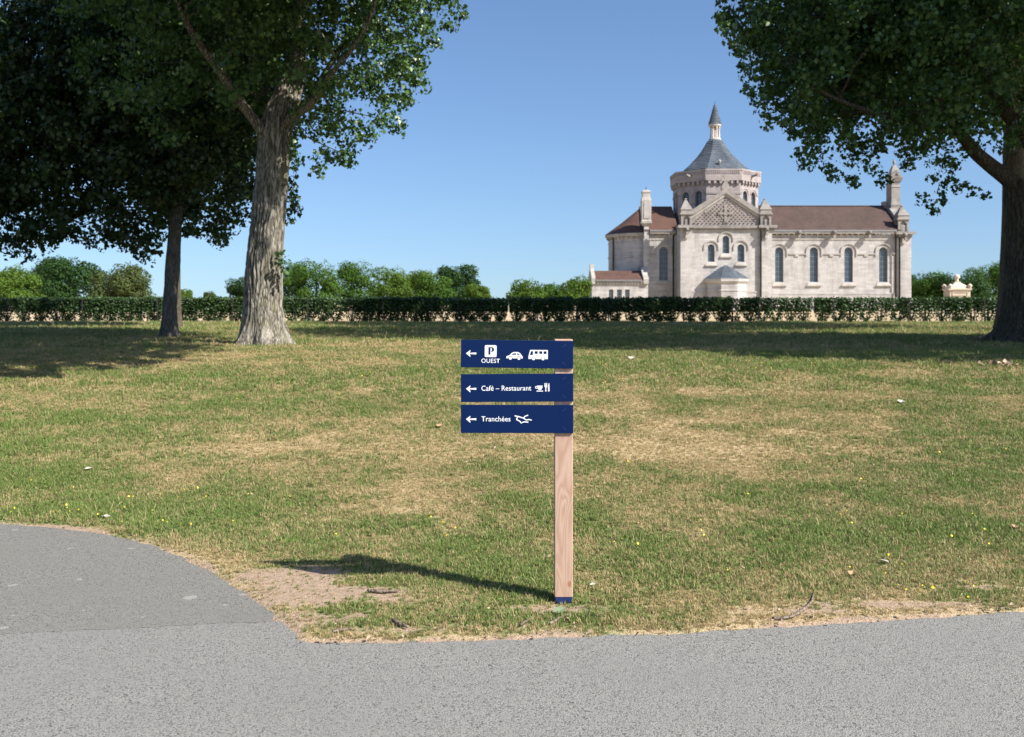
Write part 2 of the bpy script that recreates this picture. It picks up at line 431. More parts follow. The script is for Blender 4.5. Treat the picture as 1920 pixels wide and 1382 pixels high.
def axis(parts):
    out = []
    for a, b, st in parts: out += list(np.arange(a, b, st))
    return np.array(out + [parts[-1][1]])
gx = axis([(-6000,-600,900),(-600,-60,60),(-60,-32,4),(-32,-16,1.0),(-16,-6,.3),(-6,6,.06),(6,16,.3),(16,32,1.0),(32,60,4),(60,600,60),(600,6000,900)])
gy = axis([(-60,-4,8),(-4,4,1.0),(4,9,.055),(9,14,.12),(14,26,.25),(26,60,.9),(60,240,12),(240,1000,95),(1000,9000,1000)])
GX, GY = np.meshgrid(gx, gy)
xx, yy = GX.ravel(), GY.ravel()
zz = terr(xx, yy)
nx, ny = len(gx), len(gy)
idx = np.arange(nx*ny).reshape(ny, nx)
quads = np.stack([idx[:-1,:-1], idx[:-1,1:], idx[1:,1:], idx[1:,:-1]], -1).reshape(-1, 4)
me = np_mesh('ground', np.stack([xx, yy, zz], 1), quads, {'dry': dryness(xx, yy), 'bare': bareness(xx, yy)}, True)
put('ground', me, M['ground'], kind='structure')

# asphalt sheets, slightly jagged at the joint between old path and road
seam = [flat_pt(*q) for q in [(-900,1225),(0,1187),(130,1181),(260,1175),(390,1168),(522,1163)]]
seam = [(-40, seam[0][1]-0.6)] + seam
def dense(pl, st=0.05, amp=0.008, seed=1):
    out = []; rr = random.Random(seed)
    for (a, b), (c, d_) in zip(pl[:-1], pl[1:]):
        n = max(1, min(60, int(math.hypot(c-a, d_-b)/st)))
        for i in range(n): out.append((a+(c-a)*i/n + rr.uniform(-amp, amp)*.3, b+(d_-b)*i/n + rr.uniform(-amp, amp)))
    out.append(pl[-1]); return out
sm = dense(seam)
def sheet(name, poly, z, th, mat):
    tri = tessellate_polygon([[Vector((p[0], p[1], 0)) for p in poly]])
    n = len(poly); v = [(p[0], p[1], z) for p in poly] + [(p[0], p[1], z-th) for p in poly]
    f = [tuple(t) for t in tri] + [(i, (i+1) % n, (i+1) % n+n, i+n) for i in range(n)]
    mb = MB(); mb.add(v, f); return mb.build(name, mat, kind='structure')
far_r = [(40, 13.6), (14, 8.2), (8, 6.95), (5, 6.3), (2.68, 5.85), (-.5, 5.3), (-.95, 5.3)]
sheet('road', [(-40, -30), (40, -30)] + far_r + list(reversed([(p[0], p[1]-.02) for p in sm])), 0.0, 0.05, M['road'])
upper = [(-40, 10.2), (-14, 9.3), (-7.5, 8.6)] + [(p[0]+.25, p[1]+.35) for p in crv[:-1]] + [(-.95, 5.3)]
sheet('path', sm + list(reversed(upper)), -0.004, 0.05, M['path'])

# ------------------------------------------------------------------ grass (one uncountable mass)
def build_grass():
    V = []; Fq = []; tid = []; br = []
    rr = random.Random(3); NV = 10
    for t in range(NV):
        nb = 15 if t < 7 else 22
        for b in range(nb):
            a = rr.uniform(0, 6.283); r = abs(rr.gauss(0, .022)); bx, by = r*math.cos(a), r*math.sin(a)
            L = rr.uniform(.5, 1.15)*(.042 if t < 7 else .03); lean = abs(rr.gauss(.5, .35)) if t < 7 else rr.uniform(.8, 1.4)
            th = rr.uniform(0, 6.283); w = rr.uniform(.0016, .0030)
            dx, dy = math.cos(th), math.sin(th); px_, py_ = -dy*w, dx*w
            h1, h2 = L*.55*math.cos(lean*.6), L*math.cos(lean)
            o1, o2 = L*.55*math.sin(lean*.6), L*math.sin(lean)
            o = len(V)
            V += [(bx-px_, by-py_, -.006), (bx+px_, by+py_, -.006), (bx+dx*o1+px_*.8, by+dy*o1+py_*.8, h1), (bx+dx*o1-px_*.8, by+dy*o1-py_*.8, h1), (bx+dx*o2, by+dy*o2, h2)]
            Fq += [(o, o+1, o+2), (o, o+2, o+3), (o+3, o+2, o+4)]
            q = rr.random(); tid += [t]*5; br += [q]*5
    for t in (10, 11):          # flat broad-leaved weeds
        for b in range(9):
            a = b*2.4+rr.uniform(-.3, .3); L = rr.uniform(.022, .045); w = L*rr.uniform(.22, .34); ca, sa = math.cos(a), math.sin(a); o = len(V); h = rr.uniform(.004, .02)
            V += [(0, 0, 0), (ca*L*.55-sa*w, sa*L*.55+ca*w, h), (ca*L, sa*L, h*.8), (ca*L*.55+sa*w, sa*L*.55-ca*w, h), (ca*L*.5, sa*L*.5, h*.7)]
            Fq += [(o, o+3, o+4), (o, o+4, o+1), (o+4, o+3, o+2)]; tid += [t]*5; br += [rr.random()*.5]*5
    for t in (12, 13):          # long dry stalks, some lying
        for b in range(4):
            a = rr.uniform(0, 6.283); L = rr.uniform(.07, .13); el = rr.uniform(.15, 1.2); ca, sa = math.cos(a), math.sin(a); w = .0014; o = len(V); bx, by = rr.gauss(0, .03), rr.gauss(0, .03)
            V += [(bx-sa*w, by+ca*w, 0), (bx+sa*w, by-ca*w, 0), (bx+ca*L*.6*math.cos(el)+sa*w, by+sa*L*.6*math.cos(el)-ca*w, L*.6*math.sin(el)), (bx+ca*L*.6*math.cos(el)-sa*w, by+sa*L*.6*math.cos(el)+ca*w, L*.6*math.sin(el)), (bx+ca*L*math.cos(el*.8), by+sa*L*math.cos(el*.8), L*.9*math.sin(el*.9))]
            Fq += [(o, o+1, o+2), (o, o+2, o+3), (o+3, o+2, o+4)]; tid += [t]*5; br += [rr.random()]*5
    pts = []
    def zone(d0, d1, dens, sc):
        n = int(dens*0.6*2*(d1*d1-d0*d0)*0.5*1.25)
        y = np.sqrt(rng.uniform(d0*d0, d1*d1, n)); x = rng.uniform(-1, 1, n)*(0.60*y + 1.0)
        e = edge_sd(x, y); ok = e > -0.028 + 0.06*rng.random(n)
        x, y = x[ok], y[ok]
        ba = bareness(x, y); dr = dryness(x, y)
        ok = rng.random(len(x)) > np.clip(ba*1.3 - .15, 0, .93)
        ok &= rng.random(len(x)) > 0.28*dr
        x, y, dr, ba = x[ok], y[ok], dr[ok], ba[ok]
        s_ = sc*(0.75+0.6*rng.random(len(x)))*(1.22-0.5*dr)*(1-.35*ba)
        pts.append(np.stack([x, y, terr(x, y), s_, dr], 1))
    zone(4.6, 6.6, 3800, 0.62); zone(6.6, 9.5, 2400, 0.68); zone(9.5, 14, 1150, .85); zone(14, 22, 420, 1.2); zone(22, 34, 110, 2.1); zone(34, 53, 36, 3.0)
    P = np.concatenate(pts); n = len(P); nv = len(V)
    allv = np.concatenate([np.array(V), P[:, :3]])
    m = np_mesh('grass', allv, np.array(Fq))
    def at(nm, typ, arr, key='value'):
        a = m.attributes.new(nm, typ, 'POINT'); a.data.foreach_set(key, arr)
    at('tid', 'INT', np.concatenate([np.array(tid), np.full(n, -1)]).astype(np.int32))
    at('brnd', 'FLOAT', np.concatenate([np.array(br), np.zeros(n)]).astype(np.float32))
    at('dry', 'FLOAT', np.concatenate([np.zeros(nv), P[:, 4]]).astype(np.float32))
    at('scl', 'FLOAT', np.concatenate([np.ones(nv), P[:, 3]]).astype(np.float32))
    # dry spots take more of the flattened tufts
    flatp = rng.random(n) < (0.15 + 0.5*P[:, 4])
    var = np.where(flatp, rng.integers(7, 10, n), rng.integers(0, 7, n))
    weed = (rng.random(n) < .05) & (P[:, 4] < .62); stalk = rng.random(n) < .022
    var = np.where(weed, rng.integers(10, 12, n), var); var = np.where(stalk, rng.integers(12, 14, n), var)
    dcol = np.where(weed, .08, np.where(stalk, .97, P[:, 4])); m.attributes['dry'].data.foreach_set('value', np.concatenate([np.zeros(nv), dcol]).astype(np.float32))
    at('var', 'INT', np.concatenate([np.zeros(nv), var]).astype(np.int32))
    rot = np.zeros((nv+n, 3), np.float32); rot[nv:, 2] = rng.uniform(0, 6.283, n); rot[nv:, 0] = rng.normal(0, .15, n); rot[nv:, 1] = rng.normal(0, .15, n)
    at('rot', 'FLOAT_VECTOR', rot.ravel(), 'vector')
    m.materials.append(M['grass'])
    o = put('grass', m, label='short patchy mown grass, part green and part straw dry, over the lawn', cat='grass', kind='stuff')
    ng = bpy.data.node_groups.new('grass_scatter', 'GeometryNodeTree')
    ng.interface.new_socket('Geometry', in_out='INPUT', socket_type='NodeSocketGeometry')
    ng.interface.new_socket('Geometry', in_out='OUTPUT', socket_type='NodeSocketGeometry')
    nd = ng.nodes; lk = ng.links
    gi = nd.new('NodeGroupInput'); go = nd.new('NodeGroupOutput')
    def named(nm, typ):
        x = nd.new('GeometryNodeInputNamedAttribute'); x.data_type = typ; x.inputs['Name'].default_value = nm; return x.outputs['Attribute']
    sep = nd.new('GeometryNodeSeparateGeometry'); sep.domain = 'POINT'
    cmp_ = nd.new('FunctionNodeCompare'); cmp_.data_type = 'INT'; cmp_.operation = 'GREATER_EQUAL'
    tidn = named('tid', 'INT')
    ia = [i for i in cmp_.inputs if i.enabled and i.type == 'INT']
    lk.new(tidn, ia[0]); ia[1].default_value = 0
    lk.new(gi.outputs[0], sep.inputs[0]); lk.new(cmp_.outputs[0], sep.inputs['Selection'])
    spl = nd.new('GeometryNodeSplitToInstances'); spl.domain = 'POINT'
    lk.new(sep.outputs['Selection'], spl.inputs[0]); lk.new(tidn, spl.inputs['Group ID'])
    iop = nd.new('GeometryNodeInstanceOnPoints')
    lk.new(sep.outputs['Inverted'], iop.inputs['Points']); lk.new(spl.outputs[0], iop.inputs['Instance'])
    iop.inputs['Pick Instance'].default_value = True
    lk.new(named('var', 'INT'), iop.inputs['Instance Index']); lk.new(named('rot', 'FLOAT_VECTOR'), iop.inputs['Rotation']); lk.new(named('scl', 'FLOAT'), iop.inputs['Scale'])
    lk.new(iop.outputs[0], go.inputs[0])
    md = o.modifiers.new('scatter', 'NODES'); md.node_group = ng
    print('grass tufts', n)
build_grass()

# ------------------------------------------------------------------ signpost
s = N('douglas_wood'); o_ = s.obj()
cont = s.noise(s.scale(o_, (13, 5, 2.6)), 1.0, 1.5, .4, .5)
ring = s.math('PINGPONG', s.math('MULTIPLY', cont, 17.0), 1.0)
n_ = s.noise(s.scale(o_, (6, 6, 1.2)), 1.0, 4)
fine = s.noise(s.scale(o_, (300, 300, 7)), 1.0, 3)
c = s.mix(s.ramp(ring, .0, .8), rgb(.41,.25,.17), rgb(.53,.36,.265))
c = s.mix(s.ramp(n_, .35, .7, 0, .55), c, rgb(.50,.33,.245))
c = s.mix(s.ramp(fine, .5, .75, 0, .3), c, rgb(.30,.17,.12))
kn = s.n('ShaderNodeVectorMath', operation='DISTANCE'); s.l(s.scale(o_, (1, 0, .6)), kn.inputs[0]); kn.inputs[1].default_value = (.030, 0, .065)
c = s.mix(s.ramp(kn.outputs['Value'], .006, .014, .8, 0.0), c, rgb(.33,.13,.05))
s.base(c).rough(.7, .3); s.bump(s.math('ADD', ring, fine), .15, .002); M['wood'] = s.m
s = N('navy_enamel'); o_ = s.obj()
s.base(s.mix(s.noise(o_, 14, 4), rgb(.0016,.0125,.062), rgb(.0024,.0155,.072))).rough(s.ramp(s.noise(o_, 60, 3), .3, .7, .45, .6), .12); M['navy'] = s.m
N_ = N('white_vinyl'); N_.base(rgb(.80,.80,.80)).rough(.5, .3); M['white'] = N_.m
s = N('navy_steel'); s.base(rgb(.012,.03,.12)).rough(.42); M['shoe'] = s.m
N_ = N('screw_steel'); N_.base(rgb(.03,.05,.12)).rough(.45); N_.b.inputs['Metallic'].default_value = .4; M['screw'] = N_.m

DS = 5.37
SG = empty('signpost', (POST[0], POST[1], 0.0), 'wooden post carrying three navy direction panels with white arrows', 'signpost')
def rel(mb):   # sign geometry is written in world metres, kept relative to the post foot
    mb.v = [(x-POST[0], y-POST[1], z) for x, y, z in mb.v]; return mb
def beveled_box(x0, x1, y0, y1, z0, z1, b):
    mb = MB(); mb.rings([[(x0+b+i, y0+b+i, z), (x0+b+i, y0+i, z)][:0] or
        [(x0+b+i, y0+i, z), (x1-b-i, y0+i, z), (x1-i, y0+b+i, z), (x1-i, y1-b-i, z), (x1-b-i, y1-i, z), (x0+b+i, y1-i, z), (x0+i, y1-b-i, z), (x0+i, y0+b+i, z)]
        for z, i in ((z0, b*.6), (z0+b, 0), (z1-b, 0), (z1, b*.6))]); return mb
rel(beveled_box(.2285, .3250, DS, DS+.097, .038, 1.4155, .003)).build('post', M['wood'], SG)
sh = rel(beveled_box(.2310, .3225, DS+.003, DS+.094, -.25, .0375, .002)); sho = sh.build('post_shoe', M['shoe'], SG, label='navy steel shoe at the foot of the post')
for xx_ in (.2465, .3050):
    b_ = MB(); b_.rings([[(xx_+.007*math.cos(a), DS+yy_, .018+.007*math.sin(a)) for a in np.linspace(0, 6.283, 9)[:-1]] for yy_ in (.003, -.003)]); rel(b_).build('bolt', M['screw'], sho)

DF = DS-.0125
def sx(zx): return PX(860+zx/8.727, DF)
def sz(zy, oy): return PZ(oy+zy/8.727, DF)
def text_mesh(body, x0, x1, zb, zt, y):
    cu = bpy.data.curves.new('t', 'FONT'); cu.body = body; cu.offset = .006; cu.extrude = .0; cu.resolution_u = 4; cu.space_character = 1.04
    to = bpy.data.objects.new('t', cu); COL.objects.link(to)
    dg = bpy.context.evaluated_depsgraph_get(); dg.update()
    m = bpy.data.meshes.new_from_object(to.evaluated_get(dg))
    bpy.data.objects.remove(to); bpy.data.curves.remove(cu)
    n = len(m.vertices); co = np.empty(n*3, np.float32); m.vertices.foreach_get('co', co); co = co.reshape(-1, 3)
    mn, mx_ = co.min(0), co.max(0)
    out = np.empty_like(co)
    out[:, 0] = x0 + (co[:, 0]-mn[0])/(mx_[0]-mn[0])*(x1-x0) - POST[0]
    out[:, 2] = zb + (co[:, 1]-mn[1])/(mx_[1]-mn[1])*(zt-zb)
    out[:, 1] = y - POST[1]
    m.vertices.foreach_set('co', out.ravel()); m.update(); m.materials.clear(); return m
def arc(cx, cy, r, a0, a1, n=10): return [(cx+r*math.cos(R(a0+(a1-a0)*i/n)), cy+r*math.sin(R(a0+(a1-a0)*i/n))) for i in range(n+1)]
def glyph(polys, oy):
    """polys: list of (outer, holes) in zoom pixels; z grows downward there"""
    mb = MB()
    for outer, holes in polys:
        mb.prism([(sx(a), sz(b, oy)) for a, b in outer], [[(sx(a), sz(b, oy)) for a, b in h] for h in holes], DF-.0010, DF-.0001)
    return rel(mb)
def stroke(pl, w):
    out = []
    for (a, b), (c, d_) in zip(pl[:-1], pl[1:]):
        L = math.hypot(c-a, d_-b); ux, uy = (c-a)/L, (d_-b)/L; nx_, ny_ = -uy*w/2, ux*w/2; e = w*.28
        a2, b2, c2, d2 = a-ux*e, b-uy*e, c+ux*e, d_+uy*e
        out.append(([(a2+nx_, b2+ny_), (c2+nx_, d2+ny_), (c2-nx_, d2-ny_), (a2-nx_, b2-ny_)], []))
    return out
def arrow(cy):
    d_ = cy-286
    return [([(120,286+d_),(192,230+d_),(189,262+d_),(172,279+d_),(196,277+d_),(288,270+d_),(288,303+d_),(196,296+d_),(172,293+d_),(189,312+d_),(192,346+d_)], [])]
def panel(y0, y1, tilt):
    zt, zb = PZ(y0, DF), PZ(y1, DF); x0, x1 = PX(864.2, DF), PX(1074.8, DF)
    mb = rel(beveled_box(x0, x1, DF, DS-.0008, zb, zt, .0012)); 
    cz = (zt+zb)/2
    mb.v = [(x, y, z-cz) for x, y, z in mb.v]
    o = mb.build('panel', M['navy'], SG); o.location = (0, 0, cz); o.rotation_euler = (0, R(tilt), 0)
    for ux, uz in ((.283, zt-.022), (.283, zb+.022), (.273, zt-.030), (.273, zb+.030)):
        q = MB(); q.rings([[(ux+.0035*math.cos(a), DF+yy_, uz+.0035*math.sin(a)) for a in np.linspace(0, 6.283, 9)[:-1]] for yy_ in (.0002, -.0016)])
        q = rel(q); q.v = [(x, y, z-cz) for x, y, z in q.v]; q.build('screw', M['screw'], o)
    return o, cz
def on(panel_, mb, name, label=None):
    o, cz = panel_; mb.v = [(x, y, z-cz) for x, y, z in mb.v]; return mb.build(name, M['white'], o, label=label)
def on_text(panel_, body, x0, x1, yb, yt, oy, label):
    o, cz = panel_; m = text_mesh(body, sx(x0), sx(x1), sz(yb, oy)-cz, sz(yt, oy)-cz, DF-.0006); put('lettering', m, M['white'], o, label=label)
p1 = panel(639.2, 691.2, .72); p2 = panel(700.6, 753.0, -.35); p3 = panel(759.6, 812.4, .15)
p1[0]['label'] = 'top navy panel with parking symbol, car and bus'; p2[0]['label'] = 'middle navy panel with café and restaurant lettering'; p3[0]['label'] = 'bottom navy panel with lettering and trench symbol'
on(p1, glyph(arrow(286), 632), 'arrow'); on(p2, glyph(arrow(279), 696), 'arrow'); on(p3, glyph(arrow(789), 696), 'arrow')
rr_ = 22
box_o = arc(427+rr_, 148+rr_, rr_, 180, 270, 5)+arc(620-rr_, 148+rr_, rr_, 270, 360, 5)+arc(620-rr_, 342-rr_, rr_, 0, 90, 5)+arc(427+rr_, 342-rr_, rr_, 90, 180, 5)
Pg = [(485,305),(485,183),(535,179),(565,187),(582,213),(575,243),(553,257),(529,258),(529,248),(541,237),(545,215),(538,199),(526,195),(520,196),(520,305)]
on(p1, glyph([(box_o, [Pg])], 632), 'parking_symbol')
on_text(p1, 'OUEST', 373, 675, 438, 369, 632, 'white capitals under the parking symbol')
car = [(778,348),(784,326),(835,305),(868,270),(903,255),(965,255),(1000,268),(1030,305),(1048,335),(1048,359)]+arc(987,356,33,5,-185,10)+arc(847,356,33,5,-185,10)+[(784,360)]
disc = lambda cx, cy, r: (arc(cx, cy, r, 0, 342, 19), [])
on(p1, glyph([(car, [[(862,302),(893,277),(938,275),(938,302)], [(958,302),(956,275),(984,281),(1005,302)]]), disc(847,357,25), disc(987,357,25)], 632), 'car_symbol')
bus = [(1143,366),(1143,320),(1170,217),(1458,217),(1458,366)]+arc(1380,360,34,8,-188,10)+arc(1225,360,34,8,-188,10)
rect = lambda a, b, c, d_: [(a, c), (b, c), (b, d_), (a, d_)]
on(p1, glyph([(bus, [[(1163,303),(1184,238),(1220,238),(1212,303)], rect(1243,1293,237,282), rect(1318,1368,237,282), rect(1388,1438,237,282)]), disc(1225,359,26), disc(1380,359,26)], 632), 'bus_symbol')
on_text(p2, 'Café – Restaurant', 373, 1187, 313, 229, 696, 'white words naming a café and restaurant')
on(p2, glyph([([(1283,234),(1372,234),(1369,270),(1352,298),(1330,307),(1314,304),(1296,290),(1285,265)], []), (arc(1272,262,22,0,342,19), [arc(1272,262,11,0,330,11)]), (rect(1275,1380,316,330), [])], 696), 'cup_symbol')
on(p2, glyph([([(1402,192),(1410,192),(1412,230),(1416,230),(1417,192),(1424,192),(1425,230),(1429,230),(1430,192),(1436,192),(1438,230),(1441,230),(1442,192),(1450,192),(1447,250),(1433,268),(1433,300),(1439,328),(1411,328),(1418,300),(1418,268),(1405,250)], [])], 696), 'fork_symbol')
on(p2, glyph([([(1483,192),(1487,328),(1460,328),(1465,282),(1459,270),(1462,235),(1471,204)], [])], 696), 'knife_symbol')
on_text(p3, 'Tranchées', 373, 848, 825, 742, 696, 'white word meaning trenches')
tb = MB()
polys = stroke([(920,733),(985,746),(1060,770),(1105,800),(1150,792),(1190,802)], 17)+stroke([(1060,770),(1085,740),(1133,722)], 16)+stroke([(966,745),(946,793),(1000,820),(1020,847),(1075,830),(1136,835)], 17)
for k, (po, ho) in enumerate(polys):
    tb.prism([(sx(a), sz(b, 696)) for a, b in po], (), DF-.0008-.00003*k, DF-.0001)
on(p3, rel(tb), 'trench_symbol')

# ------------------------------------------------------------------ trees
def leaf_mesh(name, C, size, out_dir, droop=0.5, fold=0.12, aspect=0.9, seed=0):
    """kite leaves: C (N,3) centres, size (N,), out_dir (N,3) rough facing"""
    g = np.random.default_rng(seed); n = len(C)
    nrm = out_dir + g.normal(0, .75, (n, 3)); nrm[:, 2] += .35
    nrm /= np.linalg.norm(nrm, axis=1, keepdims=True)+1e-9
    t = g.normal(0, 1, (n, 3)); t[:, 2] -= droop*1.6
    t -= nrm*(t*nrm).sum(1, keepdims=True); t /= np.linalg.norm(t, axis=1, keepdims=True)+1e-9
    b = np.cross(nrm, t); s_ = size[:, None]
    v = np.empty((n, 4, 3))
    v[:, 0] = C - t*s_*.5; v[:, 2] = C + t*s_*.55
    v[:, 1] = C - b*s_*.5*aspect - t*s_*.14 + nrm*s_*fold; v[:, 3] = C + b*s_*.5*aspect - t*s_*.14 + nrm*s_*fold
    i0 = np.arange(n)*4
    f = np.concatenate([np.stack([i0, i0+1, i0+2], 1), np.stack([i0, i0+2, i0+3], 1)])
    return np_mesh(name, v.reshape(-1, 3), f, {'rnd': np.repeat(g.random(n), 4)})

def trunk_mesh(name, cx, cy, prof_, n=72, seg=110, ridge=.05, nrid=17, seed=1):
    """prof_: list of (z, centre dx, dy, radius); bark furrows are real relief"""
    pz = np.array([p[0] for p in prof_]); 
    zs = np.linspace(pz[0], pz[-1], seg)
    rx = np.interp(zs, pz, [p[3] for p in prof_]); ox = np.interp(zs, pz, [p[1] for p in prof_]); oy = np.interp(zs, pz, [p[2] for p in prof_])
    # smooth the linear profile
    for _ in range(6):
        for a in (rx, ox, oy): a[1:-1] = (a[:-2]+2*a[1:-1]+a[2:])/4
    V = np.empty((seg, n, 3)); RG = np.empty((seg, n))
    for k in range(seg):
        for i in range(n):
            th = 2*math.pi*i/n; c, s_ = math.cos(th), math.sin(th)
            w = mnoise.noise((c*1.6+seed, s_*1.6, zs[k]*.55))*.9
            q = th*nrid/ (2*math.pi) + w*1.2 + mnoise.noise((c*4, s_*4+seed, zs[k]*1.7))*.9
            rd_ = abs(((q % 1.0)*2)-1)
            rd_ = max(0, rd_-.15)/.85 * (.75+.5*mnoise.noise((c*7+3, s_*7, zs[k]*3.1+seed)))
            lob = 1 + .05*mnoise.noise((c*1.1+9, s_*1.1, zs[k]*.3+seed))
            flare = max(0.0, 1-(zs[k]-zs[0])/.9)
            but = 1 + .16*flare*math.sin(5*th+seed)+.08*flare*math.sin(9*th+2*seed)
            r = rx[k]*lob*but + ridge*(rd_-.5)
            V[k, i] = (cx+ox[k]+r*c, cy+oy[k]+r*s_, zs[k]); RG[k, i] = rd_
    idx_ = np.arange(seg*n).reshape(seg, n)
    f = np.stack([idx_[:-1], np.roll(idx_[:-1], -1, 1), np.roll(idx_[1:], -1, 1), idx_[1:]], -1).reshape(-1, 4)
    return np_mesh(name, V.reshape(-1, 3), f, {'ridge': RG.ravel()}, True)

def inside(poly, x, y):
    x = np.asarray(x); y = np.asarray(y); c = np.zeros(x.shape, bool); n = len(poly)
    for i in range(n):
        x1, y1 = poly[i]; x2, y2 = poly[(i+1) % n]
        hit = ((y1 > y) != (y2 > y)) & (x < (x2-x1)*(y-y1)/(y2-y1+1e-12)+x1)
        c ^= hit
    return c

def wob(pts, n=8, amp=.12, seed=0):
    """smooth, slightly wavering polyline through pts (Catmull-Rom)"""
    P = [Vector(p) for p in pts]; P = [P[0]*2-P[1]] + P + [P[-1]*2-P[-2]]; out = []
    for k in range(1, len(P)-2):
        for i in range(n):
            t = i/n; a, b, c, d_ = P[k-1], P[k], P[k+1], P[k+2]
            q = .5*((2*b)+(c-a)*t+(2*a-5*b+4*c-d_)*t*t+(3*b-a-3*c+d_)*t**3)
            out.append(q+Vector((mnoise.noise(q*.9+Vector((seed,0,0))), mnoise.noise(q*.9+Vector((0,seed,5))), 0))*amp)
    out.append(P[-2]); return out

def crown(root, mat, clusters, leaf, per, crad, seed, out_c, droop=.5, aspect=.9, name='crown', keep=None):
    """clusters (N,3) world points; leaves fill each cluster; root is at world root.location"""
    g = np.random.default_rng(seed); n = len(clusters)
    cr = crad*(.65+.7*g.random(n))
    k = np.repeat(np.arange(n), per)
    off = g.normal(0, 1, (len(k), 3)); off /= np.linalg.norm(off, axis=1, keepdims=True)
    off *= (g.random((len(k), 1))**.5)*cr[k][:, None]; off[:, 2] *= .8
    # leaves gather along a few twigs through each cluster
    C = clusters[k]+off
    if keep is not None:
        ok = keep(C); C = C[ok]; off = off[ok]
    od = off/ (np.linalg.norm(off, axis=1, keepdims=True)+1e-6) * .7 + (C-np.array(out_c))/ (np.linalg.norm(C-np.array(out_c), axis=1, keepdims=True)+1e-6)*.5
    sz_ = leaf*(.45+.95*g.random(len(C))**1.1)
    L = np.array(root.location)
    m = leaf_mesh(name, C-L, sz_, od, droop, aspect=aspect, seed=seed)
    return put(name, m, mat, root, kind='stuff')

def proj(C):
    return 960+C[:, 0]/C[:, 1]*F, HY-(C[:, 2]-EYE)/C[:, 1]*F

def ellipsoid_pts(g, n, c, r, shell=.35):
    v = g.normal(0, 1, (n, 3)); v /= np.linalg.norm(v, axis=1, keepdims=True)
    return np.array(c) + v*(shell+(1-shell)*g.random((n, 1))**.6)*np.array(r)

def twigs(root, limbs, clusters, step, mat, seed, r0=.03):
    """thin branches from the nearest limb point out to a share of the clusters"""
    L = Vector(root.location); P = [Vector(p) for l in limbs for p in l[len(l)//5:]]
    mb = MB(); rr = random.Random(seed)
    for c in clusters[::step]:
        c = Vector(c); p = min(P, key=lambda q: (q-c).length + max(0, q.z-c.z)*1.2)
        if (p-c).length > 5.5: continue
        mid = (p+c)/2+Vector((rr.uniform(-.2,.2), rr.uniform(-.2,.2), rr.uniform(.05,.4)))
        mb.tube([p-L, mid-L, c-L], [r0, r0*.65, r0*.25], 5)
    return mb.build('twigs', mat, root, True, kind='stuff')

def limb(root, pts, r0, r1, mat, name='limb', n=10):
    L = Vector(root.location); mb = MB()
    mb.tube([p-L for p in pts], [r0+(r1-r0)*(i/(len(pts)-1))**.8 for i in range(len(pts))], n)
    return mb.build(name, mat, root, True)

# --- big poplar left of the sign
d0 = 23.6; k0 = d0/F
PT = empty('poplar_tree', (PX(494, d0), d0, float(terr(PX(494, d0), d0))), 'big poplar with pale furrowed sunlit trunk left of the signpost', 'tree')
bx, by, bz = PT.location
tp = [(-.15, -.01, 0, .72), (.05, -.01, 0, .66), (.22, 0, 0, .56), (.5, 0, 0, .50), (.9, -.01, 0, .455), (1.4, .0, 0, .43), (2.0, .02, 0, .41), (2.7, .09, 0, .395), (3.6, .17, 0, .385), (4.5, .24, 0, .375), (5.1, .29, 0, .37), (5.5, .34, .03, .30), (5.9, .44, .06, .22), (6.3, .52, .09, .12)]
put('trunk', trunk_mesh('trunk', 0, 0, tp, 110, 150, .055, 27, 1), M['bark'], PT)
W = lambda px, py, d: Vector((PX(px, d), d, PZ(py, d)))
pl = [wob([W(521,262,23.65), W(538,215,23.7), W(556,120,24.0), W(560,20,24.3), W(575,-160,24.6), W(580,-420,24.6)], 7, .12, 1),
      wob([W(508,275,23.5), W(488,240,23.3), W(424,155,22.8), W(368,75,22.3), W(330,0,22.0), W(250,-180,21.5)], 7, .12, 2),
      wob([W(525,255,23.8), W(548,228,24.3), W(610,130,25.2), W(690,20,25.8), W(760,-120,26)], 6, .1, 3),
      wob([W(512,262,23.6), W(500,200,24.5), W(470,90,25.6), W(420,-80,26.5)], 6, .1, 4),
      wob([W(530,240,23.5), W(600,170,22.3), W(680,60,21.4), W(720,-80,21)], 6, .1, 5)]
for q, r0_, r1_ in zip(pl, (.33, .15, .15, .12, .10), (.08, .05, .03, .03, .03)): limb(PT, q, r0_, r1_, M['bark'])
g = np.random.default_rng(11)
SIL_P = [(-400,-3000),(1010,-3000),(960,-300),(868,-60),(852,10),(815,45),(800,75),(797,110),(770,160),(778,190),(735,232),(690,242),(672,270),(640,300),(600,300),(585,255),(560,250),(545,285),(520,250),(490,235),(455,215),(420,235),(380,255),(300,270),(220,250),(120,200),(-400,250)]
cl = ellipsoid_pts(g, 2050, (bx+.1, d0+.2, 11.8), (5.6, 5.4, 7.4), .25)
pxx, pyy = proj(cl); ok = inside(SIL_P, pxx, pyy) & ~((cl[:, 1] < d0+.3) & (pxx > 462) & (pxx < 560) & (pyy > 165))
low = cl[ok & (cl[:, 2] < 10.6)]; high = cl[ok & (cl[:, 2] >= 10.6)]
sprig = np.array([W(597,310,23.3), W(593,290,23.3), W(598,322,23.2), W(645,285,23), W(552,290,23.2), W(556,305,23.2), W(548,270,23.2), W(560,250,23.3), W(740,225,23.1), W(755,180,22.9)] + [W(a+dx, b+dy, 23) for a, b in ((866,18),(816,72),(792,150),(748,232),(690,252),(655,292),(845,40)) for dx, dy in ((0,0),(-12,8),(4,12))])
keep_p = lambda C: inside([(a+ (10 if a > 500 else 0), b+12) for a, b in SIL_P], *proj(C)) | (C[:, 2] > 9.5)
crown(PT, M['poplar'], low, .108, 66, .37, 12, (bx, d0, 9.5), .7, .92, keep=keep_p)
crown(PT, M['poplar'], sprig, .10, 26, .20, 13, (bx, d0, 8), .9, .92, name='hanging_spray')
